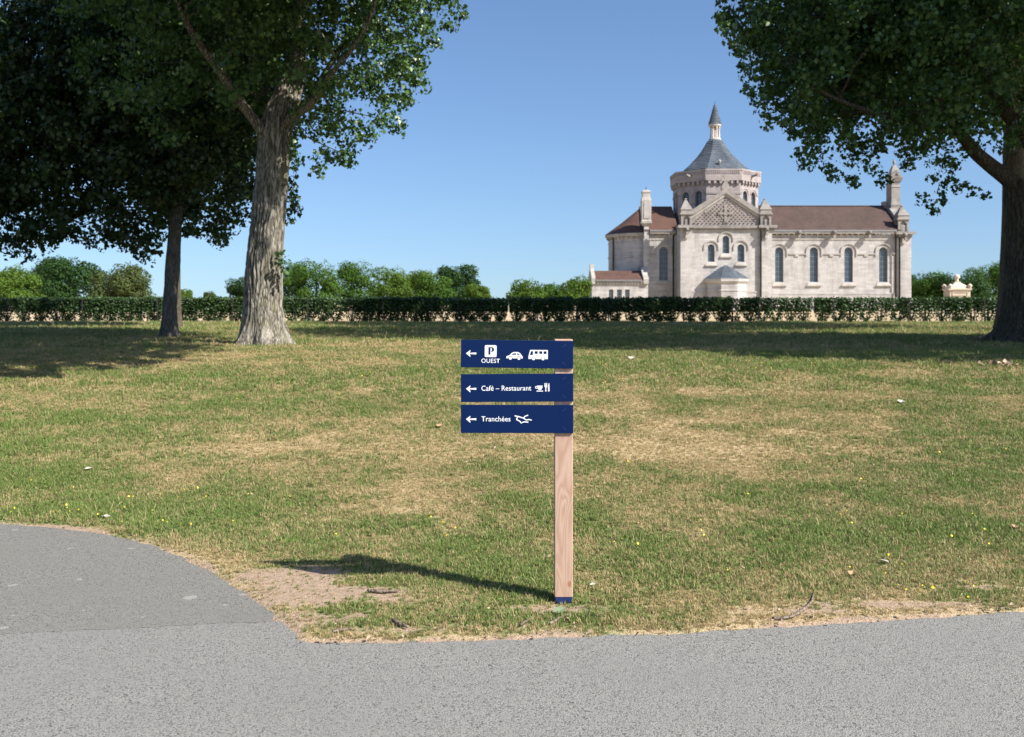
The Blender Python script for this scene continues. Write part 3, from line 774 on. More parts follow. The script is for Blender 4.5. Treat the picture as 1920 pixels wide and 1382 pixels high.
crown(PT, M['poplar'], high, .30, 10, .5, 14, (bx, d0, 10), .5, .9, name='upper_crown')
crown(PT, M['poplar'], np.array([W(528,478,23.15), W(533,495,23.1), W(538,512,23.12), W(527,490,23.1)]), .11, 16, .17, 15, (bx, d0, 2), .5, .9, name='trunk_shoot')
twigs(PT, pl, low, 14, M['bark'], 5)

# --- maple behind it
d1 = 29.0
MT = empty('maple_tree', (PX(318, d1), d1, float(terr(PX(318, d1), d1))), 'smaller dark maple with slim shaded trunk behind the poplar', 'tree')
mx0, my0, mz0 = MT.location
tp = [(-.1, 0, 0, .30), (.06, 0, 0, .28), (.3, -.01, 0, .225), (.9, 0, 0, .20), (1.6, .05, 0, .19), (2.2, .10, 0, .215), (2.4, .11, 0, .19), (3.2, .16, 0, .18), (3.9, .22, 0, .17), (4.5, .3, 0, .16)]
put('trunk', trunk_mesh('trunk', 0, 0, tp, 40, 80, .012, 15, 4), M['bark_grey'], MT)
ml = [wob([W(338,338,29), W(350,280,29), W(352,200,29.2), W(345,80,29.4), W(340,-80,29.5)], 6, .1, 6), wob([W(330,420,29), W(280,360,28.6), W(190,280,28), W(80,200,27.5)], 6, .1, 7),
      wob([W(336,370,29), W(390,300,29.3), W(440,220,29.8), W(500,120,30)], 6, .1, 8), wob([W(334,390,29), W(300,300,30), W(240,180,31), W(180,40,32)], 6, .1, 9), wob([W(336,380,29), W(330,310,27.8), W(320,220,26.8), W(300,100,26)], 6, .1, 10)]
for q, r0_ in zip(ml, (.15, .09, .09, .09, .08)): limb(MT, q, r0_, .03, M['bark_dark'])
SIL_M = [(-900,-3000),(600,-3000),(560,120),(556,330),(568,385),(562,405),(540,420),(480,400),(440,455),(405,462),(385,440),(340,435),(305,450),(298,495),(270,488),(240,470),(200,470),(160,455),(120,440),(95,470),(60,490),(20,488),(-60,470),(-900,430)]
g = np.random.default_rng(21)
cl = np.concatenate([ellipsoid_pts(g, 2000, (mx0-1.2, d1+.5, 8.0), (5.8, 4.6, 5.2), .15), ellipsoid_pts(g, 700, (mx0-5.2, d1-.5, 6.6), (3.6, 3.6, 4.0), .1)])
ok = inside(SIL_M, *proj(cl)); cl = np.concatenate([cl[ok], np.array([W(548,375,28), W(552,395,28), W(545,340,28.3), W(543,410,28)])])
keep_m = lambda C: inside([(a, b+9) for a, b in SIL_M], *proj(C)) | (C[:, 2] > 12)
crown(MT, M['maple'], cl, .125, 52, .45, 22, (mx0, d1, 7), .6, 1.0, keep=keep_m)
twigs(MT, ml, cl, 22, M['bark_dark'], 6)

# --- right poplar
d2 = 25.0
RT = empty('poplar_tree', (PX(1940, d2), d2, float(terr(PX(1940, d2), d2))), 'stout dark-trunked poplar at the right edge with overhanging limbs', 'tree')
rx0, ry0, rz0 = RT.location
tp = [(-.2, -.02, 0, 1.22), (.04, -.02, 0, 1.08), (.22, -.02, 0, .90), (.5, 0, 0, .80), (.9, 0, 0, .75), (1.5, 0, 0, .70), (2.2, -.01, 0, .655), (3.0, -.02, 0, .63), (3.6, -.03, 0, .65), (4.0, -.05, 0, .60)]
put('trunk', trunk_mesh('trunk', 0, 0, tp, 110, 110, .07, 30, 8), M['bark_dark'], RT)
rl = [wob([W(1925,395,25), W(1900,345,24.9), W(1860,312,24.6), W(1815,272,24.2), W(1780,225,23.8), W(1730,150,23.3), W(1660,50,22.8), W(1600,-80,22.4)], 6, .08, 11),
      wob([W(1945,395,25), W(1955,320,25.1), W(1925,250,25.1), W(1885,205,25.0), W(1850,130,24.9), W(1835,30,25.0), W(1840,-160,25.2)], 6, .08, 12),
      wob([W(1955,390,25.1), W(1990,320,25.6), W(2040,220,26.4), W(2090,60,27.2)], 6, .08, 13),
      wob([W(1800,250,24.0), W(1760,240,23.4), W(1690,225,22.8), W(1600,200,22.4), W(1520,160,22)], 6, .08, 14),
      wob([W(1850,130,24.9), W(1760,60,25.6), W(1640,-20,26.2), W(1520,-120,26.8)], 6, .08, 15)]
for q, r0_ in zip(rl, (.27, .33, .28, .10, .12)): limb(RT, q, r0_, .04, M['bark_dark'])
SIL_R = [(1180,-3000),(2900,-3000),(2900,420),(2050,330),(1990,250),(1915,262),(1895,300),(1870,285),(1845,290),(1830,270),(1800,320),(1770,318),(1735,320),(1705,318),(1690,300),(1662,298),(1652,318),(1625,312),(1605,335),(1585,322),(1560,300),(1520,285),(1515,250),(1475,235),(1445,205),(1420,165),(1405,125),(1365,60),(1350,30),(1300,-200)]
g = np.random.default_rng(31)
cl = np.concatenate([ellipsoid_pts(g, 1900, (rx0-1.6, d2, 12.0), (7.6, 6.6, 8.2), .2), ellipsoid_pts(g, 620, (rx0-4.6, d2-1.2, 7.8), (3.6, 3.6, 2.8), .0)])
pxx, pyy = proj(cl); ok = inside(SIL_R, pxx, pyy)
low = cl[ok & (cl[:, 2] < 11.0)]; high = cl[ok & (cl[:, 2] >= 11.0)]
sprig = np.array([W(1750,398,23.6), W(1742,382,23.6), W(1728,372,23.6), W(1768,378,23.6), W(1765,362,23.6), W(1795,355,23.7), W(1825,360,23.8), W(1845,366,23.9), W(1770,345,23.6), W(1750,335,23.5), W(1600,348,23), W(1604,335,23), W(1590,336,23), W(1785,335,23.7), W(1810,348,23.8)] + [W(a+dx, b+dy, d) for a, b, d in ((1352,42,22),(1398,132,22),(1410,178,22),(1438,218,22),(1508,262,22.5),(1506,298,22.5),(1556,322,22.8),(1650,330,23),(1480,240,22.2),(1375,88,22)) for dx, dy in ((0,0),(14,8),(-8,-10),(3,14))])
keep_r = lambda C: inside([(a-6, b+10) for a, b in SIL_R], *proj(C)) | (C[:, 2] > 10) | (C[:, 0] > PX(1960, d2))
crown(RT, M['poplar'], low, .11, 64, .37, 32, (rx0, d2, 10), .7, .92, keep=keep_r)
crown(RT, M['poplar'], sprig, .105, 24, .18, 33, (rx0, d2, 8), .9, .92, name='hanging_spray')
crown(RT, M['poplar'], high, .32, 10, .55, 34, (rx0, d2, 11), .5, .9, name='upper_crown')
twigs(RT, rl, low, 16, M['bark_dark'], 7)

# --- further trees of the same row, standing right of the frame or behind the right poplar: their shade lies on the lawn and hedge
def row_tree(x, y, h, r, zc, rz, seed, label, ts=1.0, off=0.0):
    z0 = float(terr(x, y)); t = empty('poplar_tree', (x, y, z0), label, 'tree')
    g_ = np.random.default_rng(seed)
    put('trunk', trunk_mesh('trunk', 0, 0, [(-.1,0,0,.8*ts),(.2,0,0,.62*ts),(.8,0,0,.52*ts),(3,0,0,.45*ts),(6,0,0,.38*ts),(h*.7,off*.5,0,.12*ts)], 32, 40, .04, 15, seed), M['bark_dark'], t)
    cl_ = ellipsoid_pts(g_, int(2300*(r/7)**1.5), (x+off, y, zc), (r, r, rz), .1)
    crown(t, M['poplar'], cl_, .34, 12, .6, seed, (x, y, zc), .5, .9)
    return t
row_tree(15.6, 17.4, 17, 5.0, 10.8, 6.4, 41, 'poplar standing just outside the right edge, shading the lawn')
row_tree(18.3, 36.6, 26, 10.8, 17.0, 9.0, 42, 'tall poplar hidden behind the trunk of the right poplar')
row_tree(22.0, 19.0, 18, 5.4, 11.0, 6.0, 44, 'tree well outside the right edge, shading the right trunk')
row_tree(-8.6, 14.2, 17, 7.4, 11.6, 4.8, 43, 'tree just outside the left edge, shading the grass there', 1.0, 4.2)
row_tree(-13.35, 40.0, 17, 5.0, 11.5, 5.8, 45, 'tree hidden behind the maple crown near the hedge', .32)

# ------------------------------------------------------------------ hedge, wire fence, grave markers
DH = 52.0
HG = empty('hedge', (0, DH, .65), 'long clipped dark green hedge running across behind the lawn', 'hedge')
def shrub_meshes(seed, sparse):
    g_ = np.random.default_rng(seed); Lh = 1.30
    n = int(2100*g_.uniform(.85, 1.15))
    z = np.where(g_.random(n) < .81, Lh*(1-.52*g_.random(n)**1.1), g_.uniform(.14, .75, n))
    wid = np.interp(z, [0, .3, .6, 1.3], [.20, .34, .45, .48])
    x = g_.uniform(-1, 1, n)*wid; y = g_.uniform(-1, 1, n)*np.interp(z, [0, .4, 1.3], [.12, .26, .32])
    if sparse:   # looser shrubs
        ok = g_.random(n) > .58; x, y, z = x[ok], y[ok], z[ok]
    C = np.stack([x, y, z + (z > 1.15)*g_.normal(0, .035, len(z))], 1)
    od = np.stack([x*.4, y*2.0, (z-.7)*.8], 1)
    fm = leaf_mesh('shrub', C, .095*(.7+.7*g_.random(len(C))), od, .2, aspect=.8, seed=seed)
    mb = MB(); rr = random.Random(seed)
    for k in range(11):
        a = rr.uniform(-.42, .42); b = rr.uniform(-.2, .2); h = rr.uniform(.7, 1.2)
        mb.tube([(a*.12, b*.2, -.05), (a*.35, b*.4, .3), (a*.8, b*.8, h*.6), (a, b, h)], [.024, .019, .013, .006], 5)
    return fm, mb.mesh('stem', True)
VAR = [shrub_meshes(60+k, False) for k in range(6)] + [shrub_meshes(80+k, True) for k in range(5)]
for fm, sm_ in VAR: fm.materials.append(M['hedge']); sm_.materials.append(M['bark_dark'])
rr = random.Random(9)
xh = -31.0
while xh < 33:
    px_ = 960+xh/DH*F
    loose = rr.random() < (.85 if px_ > 1400 else (.35 if 250 < px_ < 460 else .12))
    fm, sm_ = VAR[rr.randrange(6, 11)] if loose else VAR[rr.randrange(0, 6)]
    o = put('shrub', fm, None, HG, loc=(xh, rr.uniform(-.05, .05), 0)); o.scale = (rr.uniform(.86, 1.3), rr.uniform(.9, 1.15), rr.uniform(.98, 1.025))
    if rr.random() < .5: o.rotation_euler = (0, 0, math.pi)
    put('stem', sm_, None, o)
    xh += rr.uniform(.58, .95)
WF = empty('wire_fence', (0, DH-.42, .65), 'thin dark wire fence with slim posts along the hedge', 'fence')
pm = MB(); pm.box(-.025, .025, -.025, .025, -.2, 1.30); pm.add([(-.025,-.025,1.30),(.025,-.025,1.30),(.025,.025,1.30),(-.025,.025,1.30),(0,0,1.33)], [(0,1,4),(1,2,4),(2,3,4),(3,0,4)])
pm = pm.mesh('post'); pm.materials.append(M['pipe'])
xk = PX(1699, DH)
while xk > -30: xk -= 3.86
while xk < 32: put('post', pm, None, WF, loc=(xk, 0, 0)); xk += 3.86
for zz_ in (.35, .8, 1.2):
    mb = MB(); mb.tube([(-31, 0, zz_), (0, 0, zz_-.004), (32, 0, zz_)], .003, 4); mb.build('wire', M['pipe'], WF)

cm = MB(); cm.box(-.055, .055, -.03, .03, -.05, .92); cm.box(-.24, -.056, -.028, .028, .60, .71); cm.box(.056, .24, -.028, .028, .60, .71); cm.box(-.14, .14, -.09, .09, -.05, .10)
cm = cm.mesh('grave_marker'); cm.materials.append(M['stone_cream'])
rr = random.Random(4)
for row, (yy_, st) in enumerate(((57.0, 1.15), (61.5, 1.15), (67.0, 1.3))):
    xk = -.56*yy_ + row*.4
    while xk < .54*yy_:
        put('grave_marker', cm, None, None, loc=(xk+rr.uniform(-.03,.03), yy_, .65), rot=(0, rr.uniform(-.02,.02), rr.uniform(-.05,.05)), label='small cream grave marker in the '+('row nearest the hedge', 'second row behind the hedge', 'third row behind the hedge')[row], cat='grave marker', group='grave markers in the '+('nearest', 'second', 'third')[row]+' row')
        xk += st

# ------------------------------------------------------------------ far trees
def far_tree(px, wpx, top, d, kind, seed, label, base_w=.5):
    x = PX(px, d); w_ = 1.06*wpx/F*d; zt = PZ(top-5, d); z0 = .6; g_ = np.random.default_rng(seed)
    t = empty('tree', (x, d, z0), label, 'tree', 'trees beyond the hedge')
    H_ = zt-z0
    mb = MB(); mb.tube([(0,0,-.1), (.05,0,H_*.25), (.1,.1,H_*.5), (0,.1,H_*.8)], [H_*.03, H_*.024, H_*.018, .03], 7); mb.build('trunk', M['bark_dark'], t, True)
    # lobes
    nl = 20; C = []; D = []
    per = 620
    for k in range(nl):
        if k < 3: c = np.array([g_.uniform(-.12,.12)*w_, g_.uniform(-.15,.15)*w_, H_*(.72-.1*k)]); r = w_*g_.uniform(.26,.33)
        else:
            a = g_.uniform(0, 6.283); zz_ = g_.uniform(.10, .80); rad = .34*w_*math.sqrt(max(.1, 1-((zz_-.42)/.55)**2))
            c = np.array([rad*math.cos(a), rad*math.sin(a), H_*zz_]); r = w_*g_.uniform(.14,.24)
        r = min(r, H_*.30); c[2] = min(c[2], H_-r*.92)
        v = g_.normal(0, 1, (per, 3)); v /= np.linalg.norm(v, axis=1, keepdims=True)
        rad_ = r*(.72+.32*g_.random((per, 1)))*(1+.18*np.sin(v[:, :1]*7+k)*np.cos(v[:, 2:]*6))
        C.append(c+v*rad_*np.array([1, 1, .85])); D.append(v*1.6)
    C = np.concatenate(C); D = np.concatenate(D); ok = C[:, 2] > .15; C, D = C[ok], D[ok]
    m = leaf_mesh('crown', C, (.018*w_+.10)*(.6+.8*g_.random(len(C))), D, .3, aspect=.8, seed=seed)
    put('crown', m, FARL[kind], t, kind='stuff')
    return t
FT = [(20,115,499,120,2,'pale green tree at the far left edge beyond the hedge'),(78,95,482,150,1,'dark tree behind the pale one at the far left'),(140,120,484,130,1,'dense dark tree beyond the hedge under the maple boughs'),
      (228,105,494,115,3,'olive loose-crowned tree beyond the hedge left of the maple trunk'),(345,34,543,210,2,'small light tree just right of the maple trunk, low on the skyline'),(392,26,547,230,3,'tiny pale tree top between maple and poplar trunks'),
      (455,58,520,190,1,'dark bluish tree peeping left of the poplar trunk'),(540,75,488,165,0,'green tree directly right of the poplar trunk'),(592,95,490,150,0,'broad rounded green tree right of the poplar trunk'),
      (676,85,488,160,0,'tall domed green tree in the middle of the far row'),(735,78,500,150,2,'lighter green tree right of the tall domed one'),(782,80,507,170,2,'yellowish green tree behind the middle of the far row'),
      (815,70,516,145,0,'low rounded tree left of the dark pointed one'),(860,88,497,150,1,'dark pointed tree near the right end of the far row'),(895,48,532,140,2,'low pale shrubby tree ending the far row'),
      (985,70,526,135,2,'light green bushy tree left of the church, first of three'),(1030,70,534,140,0,'low middle bush tree left of the church'),(1082,64,518,130,2,'light green bushy tree touching the church corner'),
      (1716,70,513,215,1,'dark green tree right beside the church wall'),(1748,90,510,200,0,'green tree between church and small monument'),(1800,95,517,195,1,'dark tree directly behind the small monument'),(1850,85,497,205,0,'taller green tree left of the right poplar trunk'),(1900,90,490,210,0,'tree largely hidden by the right poplar trunk')]
for k, a in enumerate(FT): far_tree(a[0], a[1], a[2], a[3], a[4], 200+k, a[5])

# ------------------------------------------------------------------ church
CH = empty('church', (32.0, 160.7, .6), 'pale stone basilica with octagonal slate-roofed lantern tower and spire', 'church')
CL = Vector(CH.location)
def cpart(mb, name, mat, parent=None, smooth=False, **kw):
    if parent is None or parent is CH: 
        mb.v = [(x-CL.x, y-CL.y, z-CL.z) for x, y, z in mb.v]; return mb.build(name, mat, CH, smooth, **kw)
    mb.v = [(x-CL.x, y-CL.y, z-CL.z) for x, y, z in mb.v]   # sub-parts: their parent sits at the church origin too
    return mb.build(name, mat, parent, smooth, **kw)
DT, DW, AX = 150.0, 154.5, 160.7
def arch(cx, hw, z0, z1, n=12):
    zs_ = z1-hw
    return [(cx-hw, z0), (cx+hw, z0)] + [(cx+hw*math.cos(math.pi*i/n), zs_+hw*math.sin(math.pi*i/n)) for i in range(n+1)]
def window(cx, hw, z0, z1, y, nb=4, sill=True, hood=True, hr=1.75, drop=.25, glass=None, rec=.42):
    """arched window in a wall whose face is at y; returns the hole outline"""
    hole = arch(cx, hw, z0, z1)
    inn = arch(cx, hw-.10, z0+.08, z1-.10)
    fr = MB(); fr.prism([(a, b) for a, b in hole], [inn], y+rec-.14, y+rec)
    zs_ = z1-hw
    for k in range(1, nb+1):
        zz_ = z0+(zs_-z0)*k/nb; fr.box(cx-hw+.09, cx+hw-.09, y+rec-.06, y+rec-.02, zz_-.035, zz_+.035)
    fr.box(cx-.03, cx+.03, y+rec-.058, y+rec-.022, z0+.05, z1-.1)
    w_ = cpart(fr, 'window', M['bars'])
    g_ = MB(); g_.prism(arch(cx, hw-.02, z0+.02, z1-.02), (), y+rec+.004, y+rec+.05); cpart(g_, 'pane', M['glass'], w_)
    if sill:
        q = MB(); q.add([(cx-hw*1.75, y-.24, z0-.62), (cx+hw*1.75, y-.24, z0-.62), (cx+hw*1.75, y-.24, z0-.46), (cx-hw*1.75, y-.24, z0-.46),
                         (cx-hw*1.2, y+.02, z0-.02), (cx+hw*1.2, y+.02, z0-.02), (cx-hw*1.75, y+.02, z0-.70), (cx+hw*1.75, y+.02, z0-.70)],
                        [(0,1,2,3), (3,2,5,4), (6,7,1,0), (0,3,4,6), (1,7,5,2), (6,4,5,7)])
        cpart(q, 'sill', M['stone_trim'], w_)
    if hood:
        ro, ri = hw*hr, hw*hr-.16; n = 14; zc = zs_
        o_ = [(cx+ro*math.cos(math.pi*i/n), zc+ro*math.sin(math.pi*i/n)) for i in range(n+1)]+[(cx-ro, zc-drop)]
        i_ = [(cx-ri, zc-drop)]+[(cx+ri*math.cos(math.pi*i/n), zc+ri*math.sin(math.pi*i/n)) for i in range(n, -1, -1)]
        q = MB(); q.prism(o_+i_+[(cx+ri, zc-drop), (cx+ro, zc-drop)], (), y-.17, y+.02); cpart(q, 'hood_mould', M['stone_trim'], w_)
    return hole

# transept front
tx0, tx1 = PX(1277, DT), PX(1445, DT); zc_t = PZ(426, DT)
holes = []
for pa, pb, ya, yb in ((1327.6,1339.4,458,491),(1355.2,1367,442,475),(1383.2,1395.2,458,491)):
    holes.append(window((PX(pa,DT)+PX(pb,DT))/2, (PX(pb,DT)-PX(pa,DT))/2+.04, PZ(yb,DT), PZ(ya,DT), DT, 3, True, True, 2.25, .35))
q = MB(); q.prism([(tx0, .4), (tx1, .4), (tx1, zc_t), (tx0, zc_t)], holes, DT, DT+.7); cpart(q, 'transept_wall', M['stone'])
q = MB(); q.box(tx0, tx0+.7, DT+.7, AX, .4, zc_t); cpart(q, 'transept_side_wall', M['stone']); q = MB(); q.box(tx1-.7, tx1, DT+.7, AX, .4, zc_t); cpart(q, 'transept_side_wall', M['stone'])
q = MB()
for xa, xb in ((tx0-.12, tx0+1.55), (tx1-1.6, tx1+.12)): q.box(xa, xb, DT-.28, DT+.6, .4, zc_t-.05)
cpart(q, 'corner_pier', M['stone'])
q = MB(); z_ = PZ(547, DT); q.box(tx0+1.56, tx1-1.61, DT-.16, DT+.02, z_-.12, z_+.1); q.box(tx0+1.56, tx1-1.61, DT-.10, DT+.02, .4, z_-.121); cpart(q, 'plinth', M['stone'])
# cornice under the gable and ledges under the pinnacles
q = MB(); q.box(PX(1290,DT), PX(1432,DT), DT-.45, DT+.7, PZ(428.5,DT), PZ(423.5,DT)); q.box(PX(1293,DT), PX(1429,DT), DT-.25, DT+.65, PZ(431,DT), PZ(428.6,DT))
for xa, xb in ((1270,1300),(1421,1455)): q.box(PX(xa,DT), PX(xb,DT), DT-.75, DT+1.1, PZ(427.6,DT), PZ(422.6,DT)); q.box(PX(xa+4,DT), PX(xb-4,DT), DT-.5, DT+1.0, PZ(433,DT), PZ(427.7,DT))
cpart(q, 'gable_cornice', M['stone_grey'])
ga = PX(1297,DT), PX(1360.5,DT), PX(1424,DT); gz = PZ(423.4,DT), PZ(403,DT), PZ(361,DT)
q = MB(); q.prism([(ga[0], gz[0]), (ga[2], gz[0]), (ga[2], gz[1]), (ga[1], gz[2]), (ga[0], gz[1])], (), DT+.12, DT+.8); cpart(q, 'gable', M['stone_grey'])
# raking coping
q = MB(); tkn = .62
for s_ in (0, 2):
    xa = ga[s_]; q.prism([(xa, gz[1]-.1), (ga[1], gz[2]-.1), (ga[1], gz[2]+tkn), (xa-(.35 if s_ == 0 else -.35), gz[1]+tkn-.1)], (), DT-.28+.003*s_, DT+1.0)
cpart(q, 'gable_coping', M['stone_grey'])
q = MB()
for s_ in (0, 2):
    xa = ga[s_]; q.prism([(xa, gz[1]-.5), (ga[1], gz[2]-.5), (ga[1], gz[2]-.11), (xa, gz[1]-.11)], (), DT-.05+.003*s_, DT+.1)
cpart(q, 'gable_moulding', M['stone_trim'])
# diaper relief
q = MB(); dx_ = .62; row = 0; zz_ = gz[0]+.45
while zz_ < gz[2]-.9:
    xk = ga[0]+.45+(row % 2)*dx_/2
    while xk < ga[2]-.4:
        lim = gz[1]-.62+(gz[2]-gz[1])*(1-abs(xk-ga[1])/(ga[2]-ga[1])) - .3
        if zz_ < lim and not (abs(xk-ga[1]) < .75 and gz[0]+.9 < zz_ < gz[0]+2.9 and math.hypot(xk-ga[1], zz_-(gz[0]+1.85)) < .95):
            w_, h_ = .24, .20
            q.add([(xk-w_, DT+.119, zz_), (xk, DT+.119, zz_-h_), (xk+w_, DT+.119, zz_), (xk, DT+.119, zz_+h_), (xk, DT-.20, zz_)], [(0,1,4), (1,2,4), (2,3,4), (3,0,4)])
        xk += dx_
    zz_ += .31; row += 1
cpart(q, 'diaper_relief', M['stone_pink'], kind='stuff')
q = MB(); cz_ = gz[0]+1.85; cx_ = ga[1]
q.box(cx_-.2, cx_+.2, DT-.10, DT+.118, cz_-1.35, cz_+1.35); q.box(cx_-1.15, cx_-.201, DT-.10, DT+.118, cz_-.2, cz_+.2); q.box(cx_+.201, cx_+1.15, DT-.10, DT+.118, cz_-.2, cz_+.2)
q.prism(arc(cx_, cz_, .85, 0, 345, 23), [arc(cx_, cz_, .68, 0, 345, 23)], DT-.04, DT+.117); q.prism(arc(cx_, cz_, .32, 0, 330, 11), (), DT-.16, DT-.05)
cpart(q, 'relief_cross', M['stone_grey'])
# cross on the gable top
q = MB(); x_ = PX(1360.5, DT); z_ = gz[2]+.45
q.rings([[(x_-a, DT-.1-.0, z), (x_+a, DT-.1, z), (x_+a, DT+.75, z), (x_-a, DT+.75, z)] for a, z in ((.62, z_), (.58, z_+.55), (.38, z_+.85), (.22, z_+1.0))])
for a in (0, 90, 180, 270):
    pts_ = [(.07, .02), (.36, .62), (-.36, .62), (-.07, .02)]
    q.prism([(x_+u*math.cos(R(a))-v*math.sin(R(a)), z_+1.5+u*math.sin(R(a))+v*math.cos(R(a))) for u, v in pts_], (), DT+.18+.002*a/90, DT+.46)
cpart(q, 'gable_cross', M['stone_grey'])
q = MB(); zr = gz[2]+.1
q.add([(ga[0]-.6, DT+1.0, gz[1]-.2), (ga[1], DT+1.0, zr), (ga[2]+.6, DT+1.0, gz[1]-.2), (ga[0]-.6, AX, gz[1]-.2), (ga[1], AX, zr), (ga[2]+.6, AX, gz[1]-.2)], [(0,1,2), (0,3,4,1), (1,4,5,2), (3,5,4), (0,2,5,3)]); cpart(q, 'transept_roof', M['tile'])

def pinnacle(cx, yf, zb, zs_, zt, hw, nm='pinnacle'):
    """square niche stage, ledge, pyramid cap and ball"""
    cy = yf+hw
    q_ = MB()
    def ring(a, z): return [(cx-a, cy-a, z), (cx+a, cy-a, z), (cx+a, cy+a, z), (cx-a, cy+a, z)]
    hh = zs_-zb
    # four corner posts with pointed niche heads
    for sx_ in (-1, 1):
        for sy_ in (-1, 1):
            q_.box(cx+sx_*hw*.8-hw*.2, cx+sx_*hw*.8+hw*.2, cy+sy_*hw*.8-hw*.2, cy+sy_*hw*.8+hw*.2, zb, zs_)
    q_.box(cx-hw*.62, cx+hw*.62, cy-hw*.62, cy+hw*.62, zb, zs_-.002)
    q_.prism([(cx-hw*.6, zs_-hh*.35), (cx, zs_-.05), (cx+hw*.6, zs_-hh*.35), (cx+hw*.6, zs_), (cx-hw*.6, zs_)], (), cy-hw*.97, cy-hw*.61)
    q_.box(cx-hw*.22, cx+hw*.22, cy-hw*.86, cy-hw*.63, zb+.02, zb+hh*.55)
    st = cpart(q_, nm, M['stone_grey'])
    q_ = MB(); ch = zt-zs_
    q_.rings([ring(hw*1.22, zs_+.003), ring(hw*1.22, zs_+.18), ring(hw*1.02, zs_+.26), ring(hw*1.0, zs_+ch*.24), ring(hw*1.12, zs_+ch*.30), ring(hw*.95, zs_+ch*.42), ring(hw*.62, zs_+ch*.62), ring(hw*.22, zs_+ch*.88)])
    cpart(q_, 'cap', M['stone_grey'], st)
    q_ = MB(); q_.lathe(cx, cy, [(.05, zs_+ch*.87), (.09, zs_+ch*.90), (.20, zs_+ch*.94), (.22, zs_+ch*.96), (.16, zs_+ch*.99), (.02, zt)], 10); cpart(q_, 'finial', M['stone_grey'], st, True)
    return st
def gargoyle(cx, y, z, L=1.0, w=.22):
    q_ = MB(); q_.rings([[(cx-a, y-t*L, z-b), (cx+a, y-t*L, z-b), (cx+a, y-t*L, z+b), (cx-a, y-t*L, z+b)] for a, b, t in ((w*1.1, .32, -.05), (w, .26, .3), (w*.75, .18, .7), (w*.95, .2, .85), (w*.6, .12, 1.05))])
    q_.box(cx-w*.9, cx+w*.9, y-.42, y+.01, z-.85, z-.33)
    cpart(q_, 'gargoyle', M['stone_grey'])
for px_ in (1286.4, 1435):
    c_ = PX(px_, DT); pinnacle(c_, DT-.35, PZ(422.5,DT), PZ(402.5,DT), PZ(371.5,DT), .80)
    gargoyle(c_, DT-.75, PZ(428,DT)-.2, .6, .2)
    q = MB(); q.box(c_-.22, c_+.22, DT-.55, DT-.29, PZ(447,DT), PZ(434,DT)); cpart(q, 'corbel', M['stone_trim'])

# nave wall, right of the transept
nx0, nx1 = tx1-.05, PX(1705.5, DW); zn = PZ(440, DW)
holes = []; wins = ((1454,1468.2),(1519,1533.2),(1584,1598.4),(1649,1663.6))
for a, b in wins: holes.append(window((PX(a,DW)+PX(b,DW))/2, (PX(b,DW)-PX(a,DW))/2+.06, PZ(529,DW), PZ(463.5,DW), DW, 6, True, True, 1.95, .75))
q = MB(); q.prism([(nx0, .4), (nx1, .4), (nx1, zn), (nx0, zn)], holes, DW, DW+.8); cpart(q, 'nave_wall', M['stone'])
q = MB(); q.box(nx1-.8, nx1, DW+.801, AX+6.9, .4, zn); cpart(q, 'nave_end_wall', M['stone']); q = MB(); q.box(nx0, nx1, AX+6.1, AX+6.899, .4, zn-.01); cpart(q, 'nave_back_wall', M['stone'])
# string course between the hoods with small drops
q = MB(); zs_ = PZ(474.8, DW)
xs = [((PX(a,DW)+PX(b,DW))/2) for a, b in wins]; hwid = 1.95*((PX(1468.2,DW)-PX(1454,DW))/2+.06)
for k in range(len(xs)):
    x0_ = xs[k]+hwid+.002; x1_ = (xs[k+1]-hwid-.002) if k+1 < len(xs) else nx1
    q = MB(); q.box(x0_, x1_, DW-.15, DW+.02, zs_-.2, zs_-.03)
    if k+1 < len(xs): mx_ = (x0_+x1_)/2; q.box(mx_-.28, mx_+.28, DW-.148, DW+.018, zs_-.52, zs_-.201)
    cpart(q, 'string_course', M['stone_trim'])
q = MB(); z_ = PZ(551, DW); q.box(nx0+.2, nx1+.1, DW-.18, DW+.02, z_-.1, z_+.12); q.box(nx0+.2, nx1+.06, DW-.12, DW+.02, .4, z_-.101); cpart(q, 'plinth', M['stone'])
def eaves(x0_, x1_, y, zt):
    """cornice, corbels, frieze line and gutter along a south wall"""
    q_ = MB(); q_.box(x0_, x1_, y-.55, y+.6, zt-.42, zt-.10); q_.box(x0_, x1_, y-.12, y+.02, zt-1.30, zt-1.12); q_.box(x0_, x1_, y-.09, y+.021, zt-1.42, zt-1.301); cpart(q_, 'cornice', M['stone_trim'])
    q_ = MB(); n_c = int((x1_-x0_)/.875)
    for k in range(n_c):
        xx_ = x0_+(k+.5)*(x1_-x0_)/n_c; q_.prism([(0,0),(1,0),(1,1),(0,1)], (), 0, 1) if False else q_.add([(xx_-.13, y+.01, zt-.78), (xx_+.13, y+.01, zt-.78), (xx_+.13, y-.40, zt-.56), (xx_-.13, y-.40, zt-.56), (xx_-.13, y+.01, zt-.421), (xx_+.13, y+.01, zt-.421), (xx_+.13, y-.40, zt-.421), (xx_-.13, y-.40, zt-.421)], [(0,1,2,3), (3,2,6,7), (0,3,7,4), (1,5,6,2), (4,7,6,5), (0,4,5,1)])
    cpart(q_, 'corbel_row', M['stone_trim'], kind='stuff')
    q_ = MB(); q_.box(x0_, x1_, y-.68, y+.1, zt-.098, zt+.13); cpart(q_, 'gutter', M['lead'])
zt_n = PZ(433.2, DW)
eaves(nx0+.75, PX(1679,DW), DW, zt_n)
for px_ in (1495.5, 1561.2, 1626.8): gargoyle(PX(px_,DW), DW-.55, zt_n-.25, .85)
